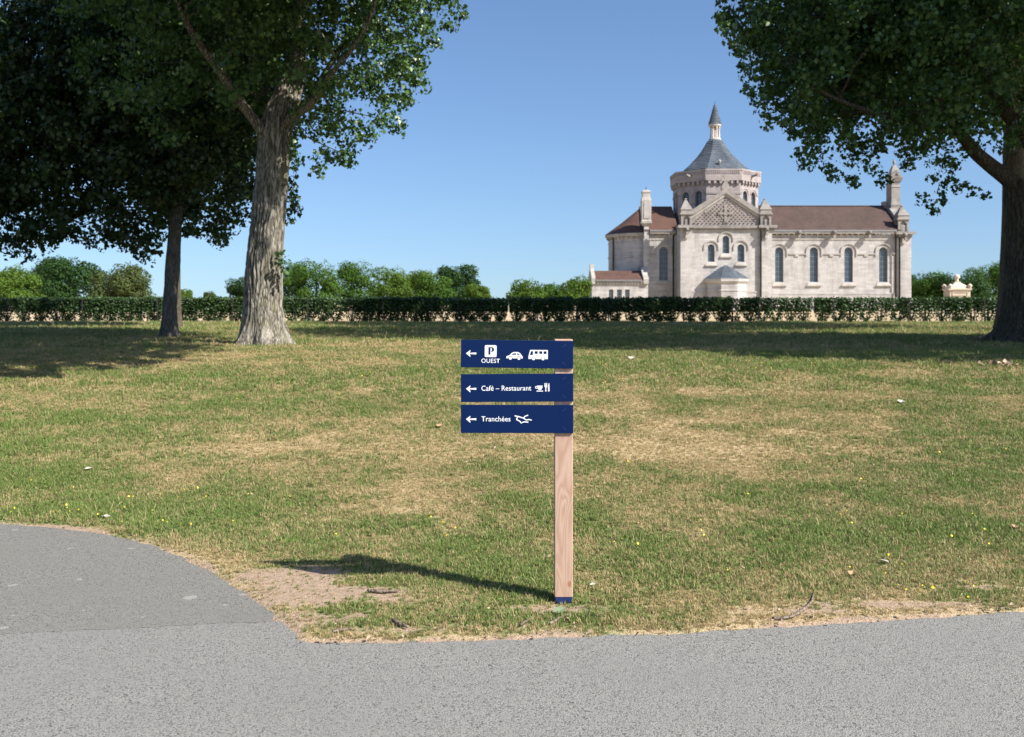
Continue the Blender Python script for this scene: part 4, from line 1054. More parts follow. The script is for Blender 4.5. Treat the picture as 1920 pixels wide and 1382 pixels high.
q = MB(); x0_, x1_ = PX(1676,DW), PX(1713,DW); q.box(x0_, x1_, DW-1.0, DW+1.2, PZ(440,DW), PZ(435,DW)); q.box(x0_+.5, x1_-.5, DW-.7, DW+1.0, PZ(446,DW), PZ(440.05,DW)); cpart(q, 'corner_ledge', M['stone_grey'])
q = MB(); q.box(PX(1681,DW), nx1+.15, DW-.3, DW+.6, .4, PZ(446.2,DW)); cpart(q, 'corner_pier', M['stone'])
c_ = PX(1694.5, DW-.5); pinnacle(c_, DW-.45, PZ(435,DW), PZ(412.5,DW), PZ(385,DW), .82); gargoyle(c_, DW-1.0, PZ(441,DW), .5, .2)
q = MB(); q.box(c_-.22, c_+.22, DW-.6, DW-.301, PZ(457,DW), PZ(446.3,DW)); cpart(q, 'corbel', M['stone_trim'])
for px_, zt_ in ((1677.4, 440), (1685.2, 446.3), (1425.6, 431)):
    d_ = DW if px_ > 1500 else DT
    q = MB(); q.tube([(PX(px_,d_), d_-.40, .5), (PX(px_,d_), d_-.40, PZ(zt_,d_)-.4), (PX(px_,d_)-.1, d_-.62, PZ(zt_,d_))], .11, 8); cpart(q, 'downpipe', M['pipe'], None, True)
# roofs
zr = PZ(387, AX); ze = zt_n+.12
q = MB(); ra, rb = nx0-3, PX(1690, DW)-.2
q.add([(ra, DW-.55, ze), (rb, DW-.55, ze), (rb, AX, zr), (ra, AX, zr), (rb, 2*AX-DW+.55, ze), (ra, 2*AX-DW+.55, ze)], [(0,1,2,3), (3,2,4,5), (0,3,5), (1,4,2), (0,5,4,1)]); cpart(q, 'nave_roof', M['tile'])
q = MB(); q.tube([(ra, AX, zr+.02), (rb, AX, zr+.02)], .14, 6); cpart(q, 'ridge_tiles', M['tile'])
# end gable parapet of the nave and the bell turret
q = MB()
for s_ in (0, 1):
    ya, yb = (DW-.3, AX) if s_ == 0 else (2*AX-DW+.3, AX)
    q.add([(rb-.01, ya, ze-.2), (rb+1.0, ya, ze-.2), (rb+1.0, ya, ze+.75), (rb-.01, ya, ze+.75), (rb-.01, yb, zr-.2), (rb+1.0, yb, zr-.2), (rb+1.0, yb, zr+.75), (rb-.01, yb, zr+.75)], [(0,1,2,3), (4,7,6,5), (0,3,7,4), (1,5,6,2), (3,2,6,7), (0,4,5,1)])
cpart(q, 'nave_gable_coping', M['stone_grey'])
def turret(cx, cy, z0, hw):
    q_ = MB()
    ring = lambda a, z, b=None: [(cx-a, cy-(b or a), z), (cx+a, cy-(b or a), z), (cx+a, cy+(b or a), z), (cx-a, cy+(b or a), z)]
    zz = [PZ(y_, cy) for y_ in (400, 387.5, 386, 379, 377.5, 353, 351.8, 350.8, 349, 343.5, 341, 334.5, 333)]
    q_.rings([ring(hw*1.15, zz[0]), ring(hw*1.15, zz[1]), ring(hw*1.25, zz[2]), ring(hw*1.02, zz[3]), ring(hw, zz[4]), ring(hw, zz[5]), ring(hw*1.12, zz[6]), ring(hw*1.12, zz[7]), ring(hw, zz[8]), ring(hw, zz[9]), ring(hw*1.3, zz[10]), ring(hw*1.55, zz[11]), ring(hw*1.55, zz[12])])
    t_ = cpart(q_, 'turret', M['stone_grey'])
    q_ = MB(); z1, z2 = zz[12], PZ(320, cy)
    q_.prism([(cx-hw*1.5, z1+.002), (cx+hw*1.5, z1+.002), (cx, z2)], [[(cx-hw*.45, z1+.18), (cx+hw*.45, z1+.18), (cx, z1+.62)]], cy-hw*1.5, cy-hw*1.2)
    q_.rings([ring(hw*1.18, z1+.002), ring(hw*.95, PZ(324, cy)), ring(hw*.8, PZ(318, cy)), ring(hw*.4, PZ(311, cy))])
    q_.lathe(cx, cy, [(hw*.28, PZ(311.2,cy)), (hw*.18, PZ(309,cy)), (hw*.36, PZ(306,cy)), (hw*.36, PZ(303,cy)), (hw*.1, PZ(299,cy))], 10)
    cpart(q_, 'cap', M['stone_grey'], t_)
turret(PX(1676.5, AX-1.2), AX-1.2, 16, .66)
q = MB(); xa = PX(1676.5, AX-1.2); q.box(xa-1.3, xa+.55, AX-.5, AX+.9, zr-1.2, PZ(378, AX)); q.box(xa-.5, xa+.4, AX-.45, AX+.85, PZ(378, AX)+.001, PZ(345, AX)); cpart(q, 'bell_gable', M['stone_grey'])

# choir bay left of the transept
cx0, cx1 = PX(1205.5, DW), tx0+.05
hole = window((PX(1236,DW)+PX(1252.5,DW))/2, (PX(1252.5,DW)-PX(1236,DW))/2, PZ(526,DW), PZ(463,DW), DW, 6, True, True, 1.9, .7)
q = MB(); q.prism([(cx0, .4), (cx1, .4), (cx1, zn), (cx0, zn)], [hole], DW, DW+.8); cpart(q, 'choir_wall', M['stone'])
q = MB(); q.box(cx0, cx1-.001, DW-.14, DW+.02, PZ(546,DW)-.1, PZ(546,DW)+.1); cpart(q, 'plinth', M['stone_trim']); q = MB(); zs_ = PZ(474.5,DW); hw_ = 1.9*(PX(1252.5,DW)-PX(1236,DW))/2; mc = (PX(1236,DW)+PX(1252.5,DW))/2
q.box(cx0+1.05, mc-hw_-.003, DW-.13, DW+.02, zs_-.3, zs_-.12); cpart(q, 'string_course', M['stone_trim']); q = MB(); q.box(mc+hw_+.003, cx1-.002, DW-.13, DW+.02, zs_-.3, zs_-.12); cpart(q, 'string_course', M['stone_trim'])
eaves(cx0+1.0, tx0-.13, DW, zt_n)
q = MB(); q.tube([(tx0-.45, DW-.15, .5), (tx0-.45, DW-.15, zn)], .11, 8); cpart(q, 'downpipe', M['pipe'], None, True)
q = MB(); q.add([(cx0+.2, DW-.55, ze), (tx0+.3, DW-.55, ze), (tx0+.3, AX, zr), (cx0+.2, AX, zr), (tx0+.3, 2*AX-DW+.55, ze), (cx0+.2, 2*AX-DW+.55, ze)], [(0,1,2,3), (3,2,4,5), (0,3,5), (1,4,2), (0,5,4,1)]); cpart(q, 'choir_roof', M['tile_red'])
# pier with square pinnacle at the choir corner
q = MB(); xa, xb = PX(1206,DW), PX(1217.5,DW); q.box(xa, xb, DW-.45, DW+.5, .4, PZ(449,DW)); q.box(xa+.12, xb-.12, DW-.38, DW+.5, PZ(449,DW)+.001, PZ(421,DW)); cpart(q, 'corner_pier', M['stone'])
cxp = PX(1211.4, DW); q = MB()
rg = lambda a, z: [(cxp-a, DW+.1-a, z), (cxp+a, DW+.1-a, z), (cxp+a, DW+.1+a, z), (cxp-a, DW+.1+a, z)]
q.rings([rg(.45, PZ(424,DW)), rg(.8, PZ(419,DW)), rg(.8, PZ(415,DW)), rg(.70, PZ(413.5,DW)), rg(.76, PZ(376,DW)), rg(.66, PZ(371,DW)), rg(.58, PZ(370.4,DW)), rg(.56, PZ(363,DW)), rg(.66, PZ(361.5,DW)), rg(.66, PZ(358.5,DW)), rg(.3, PZ(356.5,DW))])
pn = cpart(q, 'square_pinnacle', M['stone_trim'])
q = MB(); q.box(cxp-.42, cxp+.42, DW+.1-.80, DW+.1-.70, PZ(410,DW), PZ(379,DW)); cpart(q, 'sunk_panel', M['stone'], pn)
q = MB(); q.tube([(cxp, DW+.1, PZ(357,DW)), (cxp, DW+.1, PZ(349,DW))], .03, 5); q.box(cxp-.14, cxp+.14, DW+.08, DW+.12, PZ(353.5,DW), PZ(352.8,DW)); cpart(q, 'spike', M['pipe'], pn)
# apse
ax_, ar = PX(1205.5, DW)+.8, 5.5
def half(r, z, n=18): return [(ax_-r*math.sin(math.pi*i/n), AX-r*math.cos(math.pi*i/n), z) for i in range(n+1)]
zae = PZ(440, 156)
q = MB(); q.rings([half(ar+.12, .4), half(ar+.12, 2.6), half(ar, 2.75), half(ar, zae-3.55), half(ar+.1, zae-3.52), half(ar+.1, zae-3.3), half(ar, zae-3.27), half(ar, zae-1.35), half(ar+.08, zae-1.3), half(ar+.08, zae-1.1), half(ar, zae-1.07), half(ar, zae)]); cpart(q, 'apse_wall', M['stone'])
q = MB(); q.rings([half(ar+.35, zae-.25), half(ar+.5, zae-.05), half(ar+.5, zae+.22), half(ar+.3, zae+.25)]); cpart(q, 'apse_cornice', M['stone_trim'])
q = MB()
for i in range(1, 22):
    a = math.pi*i/22; r0_, r1_ = ar-.02, ar+.34; t_ = .022
    P_ = lambda r, aa, z: (ax_-r*math.sin(aa), AX-r*math.cos(aa), z)
    q.add([P_(r0_, a-t_, zae-.75), P_(r0_, a+t_, zae-.75), P_(r1_, a+t_, zae-.42), P_(r1_, a-t_, zae-.42), P_(r0_, a-t_, zae-.251), P_(r0_, a+t_, zae-.251), P_(r1_, a+t_, zae-.251), P_(r1_, a-t_, zae-.251)], [(0,1,2,3), (3,2,6,7), (0,3,7,4), (1,5,6,2), (4,7,6,5), (0,4,5,1)])
cpart(q, 'corbel_row', M['stone_trim'], kind='stuff')
q = MB(); q.rings([half(ar+.55, zae+.26), half(ar*.62, zae+.26+(zr-zae-.26)*.42), half(.12, zr)]); cpart(q, 'apse_roof', M['tile_red'])
q = MB(); a = R(62); q.tube([(ax_-(ar+.2)*math.sin(a), AX-(ar+.2)*math.cos(a), .5), (ax_-(ar+.2)*math.sin(a), AX-(ar+.2)*math.cos(a), zae)], .11, 8); cpart(q, 'downpipe', M['pipe'], None, True)

# low annex in front of the apse
DA = 151.0; lx0, lx1 = PX(1110, DA), PX(1215, DA); zl = PZ(529, DA)
holes = []
for a, b in ((1141.8,1150),(1157,1165.8),(1172,1180.6)):
    xa, xb = PX(a,DA), PX(b,DA); z0_, z1_ = PZ(566,DA), PZ(543,DA); ho = [(xa, z0_), (xb, z0_), (xb, z1_), (xa, z1_)]; holes.append(ho)
    fr = MB(); fr.prism(ho, [[(xa+.06, z0_+.06), (xb-.06, z0_+.06), (xb-.06, z1_-.06), (xa+.06, z1_-.06)]], DA+.2, DA+.3)
    for k in (1, 2): xx_ = xa+(xb-xa)*k/3; fr.box(xx_-.025, xx_+.025, DA+.1, DA+.15, z0_, z1_)
    for k in (1, 2, 3): zz_ = z0_+(z1_-z0_)*k/4; fr.box(xa, xb, DA+.152, DA+.2, zz_-.02, zz_+.02)
    w_ = cpart(fr, 'window', M['bars']); g_ = MB(); g_.box(xa+.01, xb-.01, DA+.302, DA+.35, z0_, z1_); cpart(g_, 'pane', M['glass'], w_)
q = MB(); q.prism([(lx0, .4), (lx1, .4), (lx1, zl), (lx0, zl)], holes, DA, DA+.6); cpart(q, 'annex_wall', M['stone'])
q = MB(); q.box(lx0, lx0+.5, DA+.601, AX-2, .4, zl); q.box(lx1-.5, lx1, DA+.601, DW-.46, .4, zl); cpart(q, 'annex_side_wall', M['stone'])
q = MB(); q.box(lx0+.5, lx1-.6, DA-.3, DA+.3, PZ(529.5,DA), PZ(527,DA)); n_c = 15
for k in range(n_c): xx_ = lx0+.9+(lx1-lx0-1.9)*k/(n_c-1); q.box(xx_-.1, xx_+.1, DA-.24, DA+.01, PZ(533,DA), PZ(529.6,DA))
q.box(lx0+.5, lx1-.6, DA-.08, DA+.012, PZ(535,DA), PZ(533.6,DA)); cpart(q, 'cornice', M['stone_trim'])
q = MB(); q.box(lx0+.55, lx1-.9, DA-.45, DA+.2, PZ(526.8,DA), PZ(524.8,DA)); cpart(q, 'gutter', M['lead'])
zlr = PZ(507.8, DA+3.2); q = MB(); za = PZ(525, DA)
q.add([(lx0+.3, DA-.35, za), (lx1-.8, DA-.35, za), (lx1-.8, DA+3.2, zlr), (lx0+.3, DA+3.2, zlr), (lx1-.8, DA+6.7, za), (lx0+.3, DA+6.7, za)], [(0,1,2,3), (3,2,4,5), (0,3,5), (1,4,2), (0,5,4,1)]); cpart(q, 'annex_roof', M['tile_red'])
q = MB(); xa, xb = PX(1109,DA), PX(1116,DA)
yzp = [(DA-.35, PZ(533,DA)), (DA-.35, PZ(522,DA)), (DA-.2, PZ(519,DA)), (DA+2.6, zlr+.3), (DA+2.7, PZ(495.5,DA+3)), (DA+3.7, PZ(495.5,DA+3)), (DA+3.8, zlr+.3), (DA+6.8, PZ(522,DA)), (DA+6.8, PZ(533,DA))]
n_ = len(yzp); q.add([(xa, a, b) for a, b in yzp]+[(xb, a, b) for a, b in yzp], [tuple(range(n_)), tuple(reversed(range(n_, 2*n_)))]+[(i, (i+1) % n_, (i+1) % n_+n_, i+n_) for i in range(n_)]); cpart(q, 'annex_gable_parapet', M['stone_trim'])
q = MB(); xa, xb = PX(1206,DA), PX(1215.8,DA)
yzp = [(DA-.4, PZ(532.5,DA)), (DA-.4, PZ(524,DA)), (DA-.15, PZ(520,DA)), (DA+.5, PZ(516.5,DA)), (DA+2.7, zlr+.5), (DA+2.7, PZ(532.5,DA))]
n_ = len(yzp); q.add([(xa, a, b) for a, b in yzp]+[(xb, a, b) for a, b in yzp], [tuple(range(n_)), tuple(reversed(range(n_, 2*n_)))]+[(i, (i+1) % n_, (i+1) % n_+n_, i+n_) for i in range(n_)]); cpart(q, 'kneeler', M['stone_trim'])

# stepped slate courses on an n-gon
def stepped(mb, cx, cy, prof_, n, a0, lip=.05, courses=20):
    zs = np.array([p[1] for p in prof_]); rs = np.array([p[0] for p in prof_]); Lc = np.linspace(zs[0], zs[-1], courses+1)
    for k in range(courses):
        za_, zb_ = Lc[k], Lc[k+1]; ra_, rb_ = np.interp(za_, zs, rs)+lip, np.interp(zb_, zs, rs)+lip*.15
        mb.rings([[(cx+r_*math.cos(a0+2*math.pi*i/n), cy+r_*math.sin(a0+2*math.pi*i/n), z) for i in range(n)] for r_, z in ((ra_-lip*1.3, za_-.001*k-.01), (ra_, za_-.015), (ra_, za_+.02), (rb_, zb_+.01))], cap=False)
    return mb
# small polygonal apsidiole in front of the transept
px_c = PX(1361, DT); ps = 3.45; pa0 = R(-90-22.5)   # a face towards the camera
poc = lambda r, z, n=8: [(px_c+r*math.cos(pa0+2*math.pi*i/n), DT+.4+r*math.sin(pa0+2*math.pi*i/n), z) for i in range(n)]
zpe = PZ(526.5, DT-2.5)
q = MB(); q.rings([poc(ps-.3, .4), poc(ps-.3, PZ(546,DT-2.5)), poc(ps-.22, PZ(545.5,DT-2.5)), poc(ps-.22, PZ(544,DT-2.5)), poc(ps-.34, PZ(543,DT-2.5)), poc(ps-.34, zpe)]); cpart(q, 'apsidiole_wall', M['stone'])
q = MB(); q.rings([poc(ps-.35, zpe-.45), poc(ps, zpe-.05), poc(ps+.02, zpe+.32), poc(ps-.2, zpe+.34)]); cpart(q, 'apsidiole_cornice', M['stone'])
q = stepped(MB(), px_c, DT+.4, [(ps-.08, zpe+.36), (ps*.55, zpe+1.35), (.1, PZ(495.5,DT))], 8, pa0, .11, 8); cpart(q, 'apsidiole_roof', M['slate'])
q = MB(); z_ = PZ(496, DT); q.lathe(px_c, DT+.4, [(.3, z_-.15), (.16, z_+.1), (.13, z_+.3), (.27, z_+.5), (.27, z_+.68), (.06, z_+.9)], 10); cpart(q, 'finial', M['stone_grey'], None, True)

# octagonal lantern tower
ox, oap = 32.45, 6.28; orad = oap/math.cos(math.pi/8); oa0 = R(-90-22.5)
octa = lambda ap, z: [(ox+ap/math.cos(math.pi/8)*math.cos(oa0+math.pi/4*i), AX+ap/math.cos(math.pi/8)*math.sin(oa0+math.pi/4*i), z) for i in range(8)]
zo_t = PZ(317, AX-oap); zo_b = 12.5; zc_o = PZ(338.5, AX-oap); zst = PZ(361, AX-oap)
side = 2*oap*math.tan(math.pi/8)
OT = empty('lantern_tower', (0, 0, 0)); OT.parent = CH; OT.location = (0, 0, 0)
def face_map(k, mb):
    """local (u along face, v outward depth, z) -> world for facet k (0 faces the camera)"""
    a = -math.pi/2 + k*math.pi/4; nx_, ny_ = math.cos(a), math.sin(a); ux, uy = -ny_, nx_
    mb.v = [(ox+nx_*(oap-v)+ux*u, AX+ny_*(oap-v)+uy*u, z) for u, v, z in mb.v]; return mb
def osub(k, mb, name, mat, parent, **kw):
    mb = face_map(k, mb); mb.v = [(x-CL.x, y-CL.y, z-CL.z) for x, y, z in mb.v]; return mb.build(name, mat, parent, **kw)
for k in range(8):
    hs = side/2
    wz0, wz1 = PZ(388, AX-oap), PZ(356.5, AX-oap); whw = .62
    holes = [arch(-1.18, whw, wz0, wz1), arch(1.18, whw, wz0, wz1)] if k not in (0, 4) else []
    q = MB(); q.prism([(-hs, zo_b), (hs, zo_b), (hs, zc_o), (-hs, zc_o)], holes, 0, .6); f_ = osub(k, q, 'tower_face', M['stone_pink'], OT)
    q = MB(); hp = (oap+.42)*math.tan(math.pi/8); q.prism([(-hp, zc_o+.001), (hp, zc_o+.001), (hp, zo_t-.22), (-hp, zo_t-.22)], (), -.42, .5)
    hp2 = (oap+.50)*math.tan(math.pi/8); q.prism([(-hp2, zo_t-.219), (hp2, zo_t-.219), (hp2, zo_t), (-hp2, zo_t)], (), -.50, .5); osub(k, q, 'parapet', M['stone_pink'], f_)
    q = MB()
    for i in range(6):
        u = -hs+side*(i+.5)/6; q.add([(u-.17, .01, zc_o-.75), (u+.17, .01, zc_o-.75), (u+.17, -.38, zc_o-.45), (u-.17, -.38, zc_o-.45), (u-.17, .01, zc_o), (u+.17, .01, zc_o), (u+.17, -.38, zc_o), (u-.17, -.38, zc_o)], [(0,1,2,3), (3,2,6,7), (0,3,7,4), (1,5,6,2), (4,7,6,5), (0,4,5,1)])
    for i in range(16):
        u = -hs+side*(i+.5)/16; q.box(u-.09, u+.09, -.50, -.43, zo_t-.72, zo_t-.222)
    osub(k, q, 'corbel_row', M['stone_pink'], f_, kind='stuff')
    q = MB()
    if k in (0, 4): q.box(-hs-.02, hs+.02, -.09, .02, zst-.22, zst-.02)
    else: q.box(-hs-.02, -1.18-whw-.36, -.09, .02, zst-.22, zst-.02); q.box(1.18+whw+.36, hs+.02, -.09, .02, zst-.22, zst-.02)
    osub(k, q, 'string_course', M['stone_grey'], f_)
    for cxw in ((-1.18, 1.18) if k not in (0, 4) else ()):
        q = MB(); q.prism(arch(cxw, whw, wz0, wz1), [arch(cxw, whw-.08, wz0+.08, wz1-.08)], .34, .45); q.box(cxw-.03, cxw+.03, .38, .42, wz0, wz1-.05)
        for j in (1, 2, 3): zz_ = wz0+(wz1-whw-wz0)*j/3; q.box(cxw-whw+.05, cxw+whw-.05, .385, .415, zz_-.03, zz_+.03)
        w_ = osub(k, q, 'window', M['bars'], OT)
        q = MB(); q.prism(arch(cxw, whw-.01, wz0, wz1-.01), (), .452, .5); osub(k, q, 'pane', M['glass'], w_)
        q = MB(); zc = wz1-whw; ro, ri = whw+.36, whw+.26; n = 12
        q.prism([(cxw+ro*math.cos(math.pi*i/n), zc+ro*math.sin(math.pi*i/n)) for i in range(n+1)]+[(cxw+ri*math.cos(math.pi*i/n), zc+ri*math.sin(math.pi*i/n)) for i in range(n, -1, -1)], (), -.08-.01*(cxw > 0), .02); osub(k, q, 'hood_mould', M['stone_pink'], w_)
        q = MB(); q.add([(cxw-whw-.15, -.2, wz0-.5), (cxw+whw+.15, -.2, wz0-.5), (cxw+whw+.1, .3, wz0), (cxw-whw-.1, .3, wz0), (cxw-whw-.15, .02, wz0-.6), (cxw+whw+.15, .02, wz0-.6)], [(0,1,2,3), (4,5,1,0), (0,3,4), (1,5,2), (4,3,2,5)]); osub(k, q, 'sill', M['stone_grey'], w_)
    if k in (1, 7, 3, 5):   # water spouts
        q = MB(); z_ = zc_o+.55; q.rings([[(-.14*b, -v, z_+.1-.0*v-.14*b+.25*v), (.14*b, -v, z_+.1-.14*b+.25*v), (.14*b, -v, z_+.1+.14*b+.25*v), (-.14*b, -v, z_+.1+.14*b+.25*v)] for v, b in ((.3, 1.2), (.9, 1.0), (1.5, .7))]); osub(k, q, 'water_spout', M['stone_grey'], f_)
q = MB(); q.rings([octa(oap-.5, zo_b+.2), octa(oap-.5, zo_t-.7)]); q.v = [(x-CL.x, y-CL.y, z-CL.z) for x, y, z in q.v]; q.build('tower_core', M['pipe'], OT)
# skirt of the tower where it leaves the roofs
q = MB(); q.rings([octa(oap+.35, zo_b-.5), octa(oap+.35, zo_b+1.1), octa(oap+.02, zo_b+1.4)], cap=False); q.v = [(x-CL.x, y-CL.y, z-CL.z) for x, y, z in q.v]; q.build('tower_skirt', M['stone_grey'], OT)
q = MB(); f8 = 1/math.cos(math.pi/8)
stepped(q, ox, AX, [((oap-.45)*f8, zo_t-.55), (4.9*f8, zo_t+.55), (3.75*f8, zo_t+1.6), (2.7*f8, zo_t+2.75), (1.85*f8, zo_t+3.9), (1.25*f8, zo_t+5.0), (.95*f8, PZ(263, AX))], 8, oa0, .13, 20)
q.v = [(x-CL.x, y-CL.y, z-CL.z) for x, y, z in q.v]; RO = q.build('tower_roof', M['slate'], CH)
q = MB(); q.lathe(ox-.2, AX-oap+1.6, [(.05, zo_t+.3), (.07, zo_t+1.1), (.22, zo_t+1.3), (.24, zo_t+1.5), (.03, zo_t+1.75)], 8); cpart(q, 'roof_finial', M['stone_trim'], RO, True)
z1, z2, z3, z4 = PZ(263, AX), PZ(259.5, AX), PZ(238.5, AX), PZ(233, AX)
q = MB(); q.lathe(ox, AX, [(1.0, z1-.2), (1.0, z1+.15), (.9, z2)], 16); q.lathe(ox, AX, [(.88, z3), (1.0, z3+.15), (1.0, z4)], 16); q.lathe(ox, AX, [(.35, z2-.05), (.35, z3+.05)], 10)
LN = cpart(q, 'lantern', M['stone'])
for i in range(8):
    a = 2*math.pi*i/8+.2; q = MB(); xx_, yy_ = ox+.72*math.cos(a), AX+.72*math.sin(a)
    q.lathe(xx_, yy_, [(.17, z2-.02), (.17, z2+.1), (.125, z2+.16), (.115, z3-.22), (.18, z3-.06), (.18, z3+.02)], 8); cpart(q, 'column', M['stone_cream'], LN, True)
q = stepped(MB(), ox, AX, [(1.0, z4), (.62, z4+1.3), (.3, z4+2.5), (.04, PZ(195, AX))], 16, 0, .08, 12); cpart(q, 'spire', M['slate'], LN)
q = MB(); q.tube([(ox, AX, PZ(197,AX)), (ox, AX, PZ(190,AX))], .03, 5); cpart(q, 'spire_rod', M['pipe'], LN)

# ------------------------------------------------------------------ small monument on the right
DM = 90.0; mxc = PX(1796, DM+.8); MN = empty('stone_monument', (mxc, DM+1.0, .6), 'small pale stone monument with pyramid roof and ball finial beyond the hedge', 'monument')
MN.rotation_euler = (0, 0, R(-6)); hw = .92
zq = lambda y_: PZ(y_, DM)-.6
q = MB()
for sx_ in (-1, 1):
    for sy_ in (-1, 1): q.box(sx_*hw*.72-.16, sx_*hw*.72+.16, sy_*hw*.72-.16, sy_*hw*.72+.16, -.1, zq(558))
q.build('column', M['stone_cream'], MN)
sq = lambda a, z: [(-a, -a, z), (a, -a, z), (a, a, z), (-a, a, z)]
q = MB(); q.rings([sq(hw*1.25, -.2), sq(hw*1.25, .12), sq(hw*1.1, .16), sq(hw*1.1, .3)]); q.build('base', M['stone_cream'], MN)
q = MB(); q.rings([sq(hw*1.02, zq(558)+.002), sq(hw*1.02, zq(557)), sq(hw*.96, zq(556.5)), sq(hw*.96, zq(545)), sq(hw*1.08, zq(543.5)), sq(hw*1.08, zq(541))]); bd = q.build('body', M['stone_cream'], MN)
for a in (0, 90, 180, 270):
    q = MB(); q.prism([(-.68, zq(554.5)), (.68, zq(554.5)), (.68, zq(547)), (-.68, zq(547))], [[(-.6, zq(553.2)), (.6, zq(553.2)), (.6, zq(548.3)), (-.6, zq(548.3))]], -hw*.96-.05, -hw*.96+.01)
    o = q.build('panel_moulding', M['stone_cream'], bd); o.rotation_euler = (0, 0, R(a))
q = MB(); q.rings([sq(hw*1.02, zq(541)+.001), sq(hw*.72, zq(536)), sq(hw*.30, zq(530)), sq(hw*.26, zq(528))]); q.build('roof', M['stone_cream'], MN)
q = MB(); q.lathe(0, 0, [(.2, zq(528)-.01), (.14, zq(525)), (.12, zq(523.5)), (.25, zq(520.5)), (.27, zq(518)), (.17, zq(515)), (.04, zq(513.5))], 12); q.build('finial', M['stone_cream'], MN, True)
for sx_ in (-1, 1):
    for sy_ in (-1, 1):
        q = MB(); q.lathe(sx_*hw*.92, sy_*hw*.92, [(.15, zq(541)+.002), (.12, zq(539)), (.2, zq(536.5)), (.2, zq(534.5)), (.05, zq(532))], 8); q.build('corner_knob', M['stone_cream'], MN, True)

# ------------------------------------------------------------------ litter: twigs, leaves, flowers
def twig(pts_px, r, label, flat=True):
    P_ = []
    for a, b in pts_px:
        x, y = flat_pt(a, b); P_.append(Vector((x, y, float(terr(x, y))+.014)))
    P_ = wob(P_, 6, .008, 3); c0 = P_[0].copy(); mb = MB()
    mb.tube([p-c0 for p in P_], [r*(.65+.35*math.sin(math.pi*min(1, (i+1)/len(P_)*1.2))) for i in range(len(P_))], 7)
    return mb.build('twig', M['twig'], None, True, loc=c0, label=label, cat='twig')
twig([(1447,1169),(1480,1166),(1503,1153),(1518,1138),(1524,1122)], .009, 'curved pale stick on the road edge right of the signpost')
twig([(1033,1180),(1048,1172),(1066,1163)], .008, 'short pale stick just in front of the post foot')
twig([(978,1182),(992,1172),(1002,1166)], .006, 'thin twig left of the post foot')
twig([(690,1116),(715,1117),(748,1115)], .011, 'straight brown stick lying in the grass below the sign shadow')
twig([(623,1194),(640,1191),(660,1188)], .008, 'reddish bark stick on the worn ground by the road corner')
twig([(0,1019),(15,1018),(34,1020)], .009, 'brown stick on the old path at the left edge')
twig([(738,1172),(750,1179),(764,1185)], .012, 'dark short stick near the road in the grass')
def dead_leaf(px, py, size, col, label, curl=.4, rz=0):
    x, y = flat_pt(px, py) if py > 900 else ground_pt(px, py)
    n = 9; V = []; 
    for i in range(n):
        t = i/(n-1); w_ = math.sin(math.pi*t**.8)*.42
        for j in (-1, 0, 1): V.append(((t-.5)*size, j*w_*size, (abs(j)*curl*w_+curl*.5*(t-.5)**2*2)*size))
    f = [(i*3+j, i*3+j+1, (i+1)*3+j+1, (i+1)*3+j) for i in range(n-1) for j in (0, 1)]
    m = bpy.data.meshes.new('fallen_leaf'); m.from_pydata(V, [], f); m.update()
    put('fallen_leaf', m, col, None, loc=(x, y, float(terr(x, y))+.022), rot=(.15, -.2, rz), label=label, cat='leaf')
LM = []
for nm, c_ in (('pale_leaf', rgb(.55,.52,.44)), ('green_leaf', rgb(.24,.30,.17)), ('brown_leaf', rgb(.42,.27,.15))):
    s = N(nm); s.base(s.mix(s.noise(s.obj(), 40, 4), c_, tuple(.65*v for v in c_[:3])+(1,))).rough(.7, .3); LM.append(s.m)
dead_leaf(1050, 1157, .075, LM[1], 'pale green fallen leaf at the foot of the post', .2, .5)
dead_leaf(1658, 1066, .055, LM[0], 'pale curled leaf on the lawn at right', .6, 2.3)
dead_leaf(1597, 1088, .055, LM[2], 'pinkish brown curled leaf left of the pale one', .7, .9)
dead_leaf(1112, 1107, .035, LM[0], 'whitish scrap of leaf right of the post foot', .3, .2)
dead_leaf(1903, 1000, .06, LM[2], 'brown leaf near the right edge of the lawn', .5, 1.2)
dead_leaf(166, 903, .07, LM[0], 'white leaf or petal in green grass at left', .4, .4)
dead_leaf(200, 977, .06, LM[0], 'pale leaf on the verge above the old path', .4, 2.0)
dead_leaf(825, 806, .09, LM[2], 'brown leaf in the grass left of the bottom panel', .5, 1.0)
dead_leaf(1690, 760, .12, LM[0], 'pale leaf on the far lawn at right', .5, 1.0)
dead_leaf(1185, 676, .16, LM[0], 'pale leaf lying near the shade edge right of the sign', .5, 1.0)
# leaf litter by the right trunk
def litter(px, py, n, rx, ry, seed, label):
    g_ = np.random.default_rng(seed); x, y = ground_pt(px, py); xs_ = x+g_.normal(0, rx, n); ys_ = y+g_.normal(0, ry, n)
    C = np.stack([xs_, ys_, terr(xs_, ys_)+.03+.05*g_.random(n)], 1)
    m = leaf_mesh('leaf_litter', C, .11*(.6+.8*g_.random(n)), np.tile([0., -.3, .8], (n, 1)), 0, aspect=.8, seed=seed)
    s_ = LITM; put('leaf_litter', m, s_, None, label=label, cat='leaf litter', kind='stuff')
s = N('dry_litter'); s.base(s.mix(s.attr('rnd'), rgb(.16,.10,.06), rgb(.44,.34,.25))).rough(.8, .2); LITM = s.m
litter(1845, 640, 70, .42, .3, 1, 'heap of dry leaves against the right trunk'); litter(1885, 692, 16, .25, .12, 2, 'small heap of dry leaves below the right trunk')
litter(1862, 690, 7, .1, .08, 3, 'few dry leaves left of the small heap')
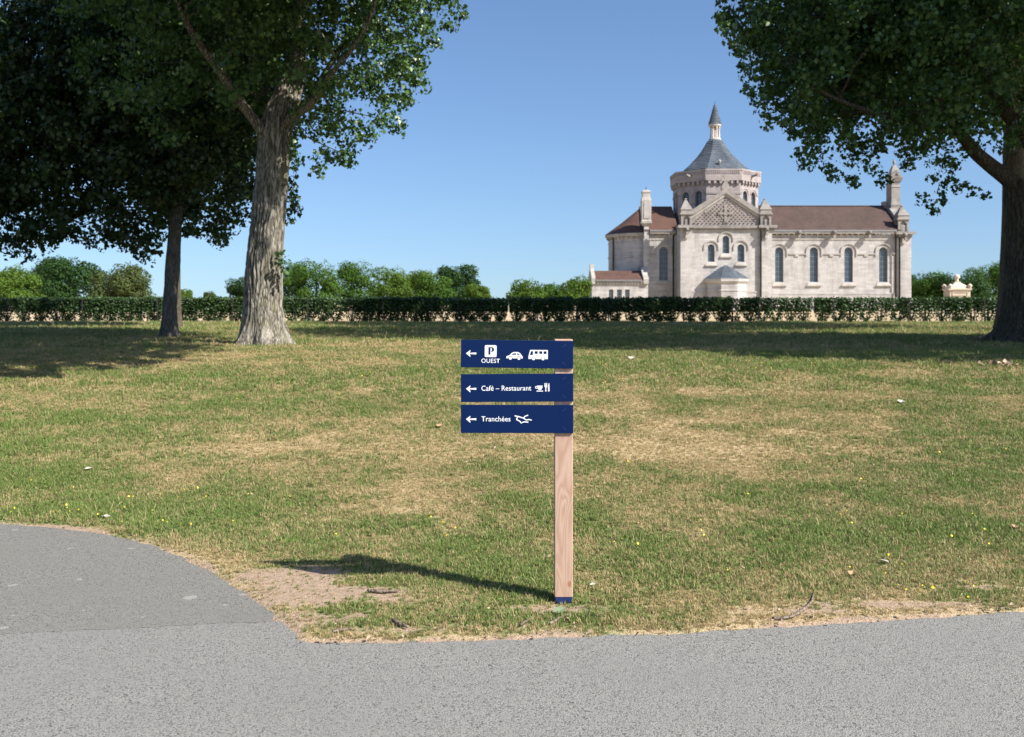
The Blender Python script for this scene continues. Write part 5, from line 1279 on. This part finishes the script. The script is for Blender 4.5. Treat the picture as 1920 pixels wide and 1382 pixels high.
def scatter_litter():
    g_ = np.random.default_rng(8); n = 200; y = np.sqrt(g_.uniform(4.7**2, 14**2, n)); x = g_.uniform(-1, 1, n)*.58*y
    xe = g_.uniform(-1.2, 4.5, 260); ye = np.interp(xe, [p[0] for p in rd]+[8], [p[1] for p in rd]+[6.35])+g_.exponential(.09, 260)-.03
    x = np.concatenate([x, xe]); y = np.concatenate([y, ye]); ok = edge_sd(x, y) > -.03; x, y = x[ok], y[ok]; n = len(x)
    C = np.stack([x, y, terr(x, y)+.02+.012*g_.random(n)], 1)
    m = leaf_mesh('leaf_litter', C, .017*(.5+1.2*g_.random(n)**2)*(1+.04*y), np.tile([0., -.2, .9], (n, 1)), 0, aspect=.6, seed=9)
    put('leaf_litter', m, LITM, None, label='scattered dry leaf and bark scraps on the lawn and road edge', cat='leaf litter', kind='stuff')
scatter_litter()
# tiny yellow flowers
def flowers():
    g_ = np.random.default_rng(5); C = []
    for px, py, n, rx, ry in ((230,960,26,.6,.4),(90,930,16,.6,.5),(400,930,10,.5,.4),(1320,690,30,2.2,.5),(1270,715,26,1.6,.5),(840,680,26,2.0,.8),(640,720,22,3,1.2),(1500,1020,20,.9,.5),(1790,1120,10,.3,.08),(1750,1030,18,.7,.5),(700,1010,10,.5,.3),(980,690,14,2,.8),(860,730,14,1.5,.8),(1650,870,16,1.5,1.0)):
        x, y = ground_pt(px, py); C.append(np.stack([x+g_.normal(0, rx, n), y+g_.normal(0, ry, n)], 1))
    C = np.concatenate(C); ok = edge_sd(C[:, 0], C[:, 1]) > .05; C = C[ok]
    C = np.concatenate([C, (terr(C[:, 0], C[:, 1])+.045)[:, None]], 1); n = len(C)
    m = leaf_mesh('wildflowers', C, .011*(.7+.6*g_.random(n))*(1+.035*C[:, 1]), np.tile([0., -.5, .8], (n, 1)), 0, aspect=1.1, seed=5)
    s_ = N('yellow_petals'); s_.base(rgb(.75,.55,.03)).rough(.6); put('wildflowers', m, s_.m, None, label='tiny yellow wildflowers dotted through the lawn', cat='flowers', kind='stuff')
flowers()
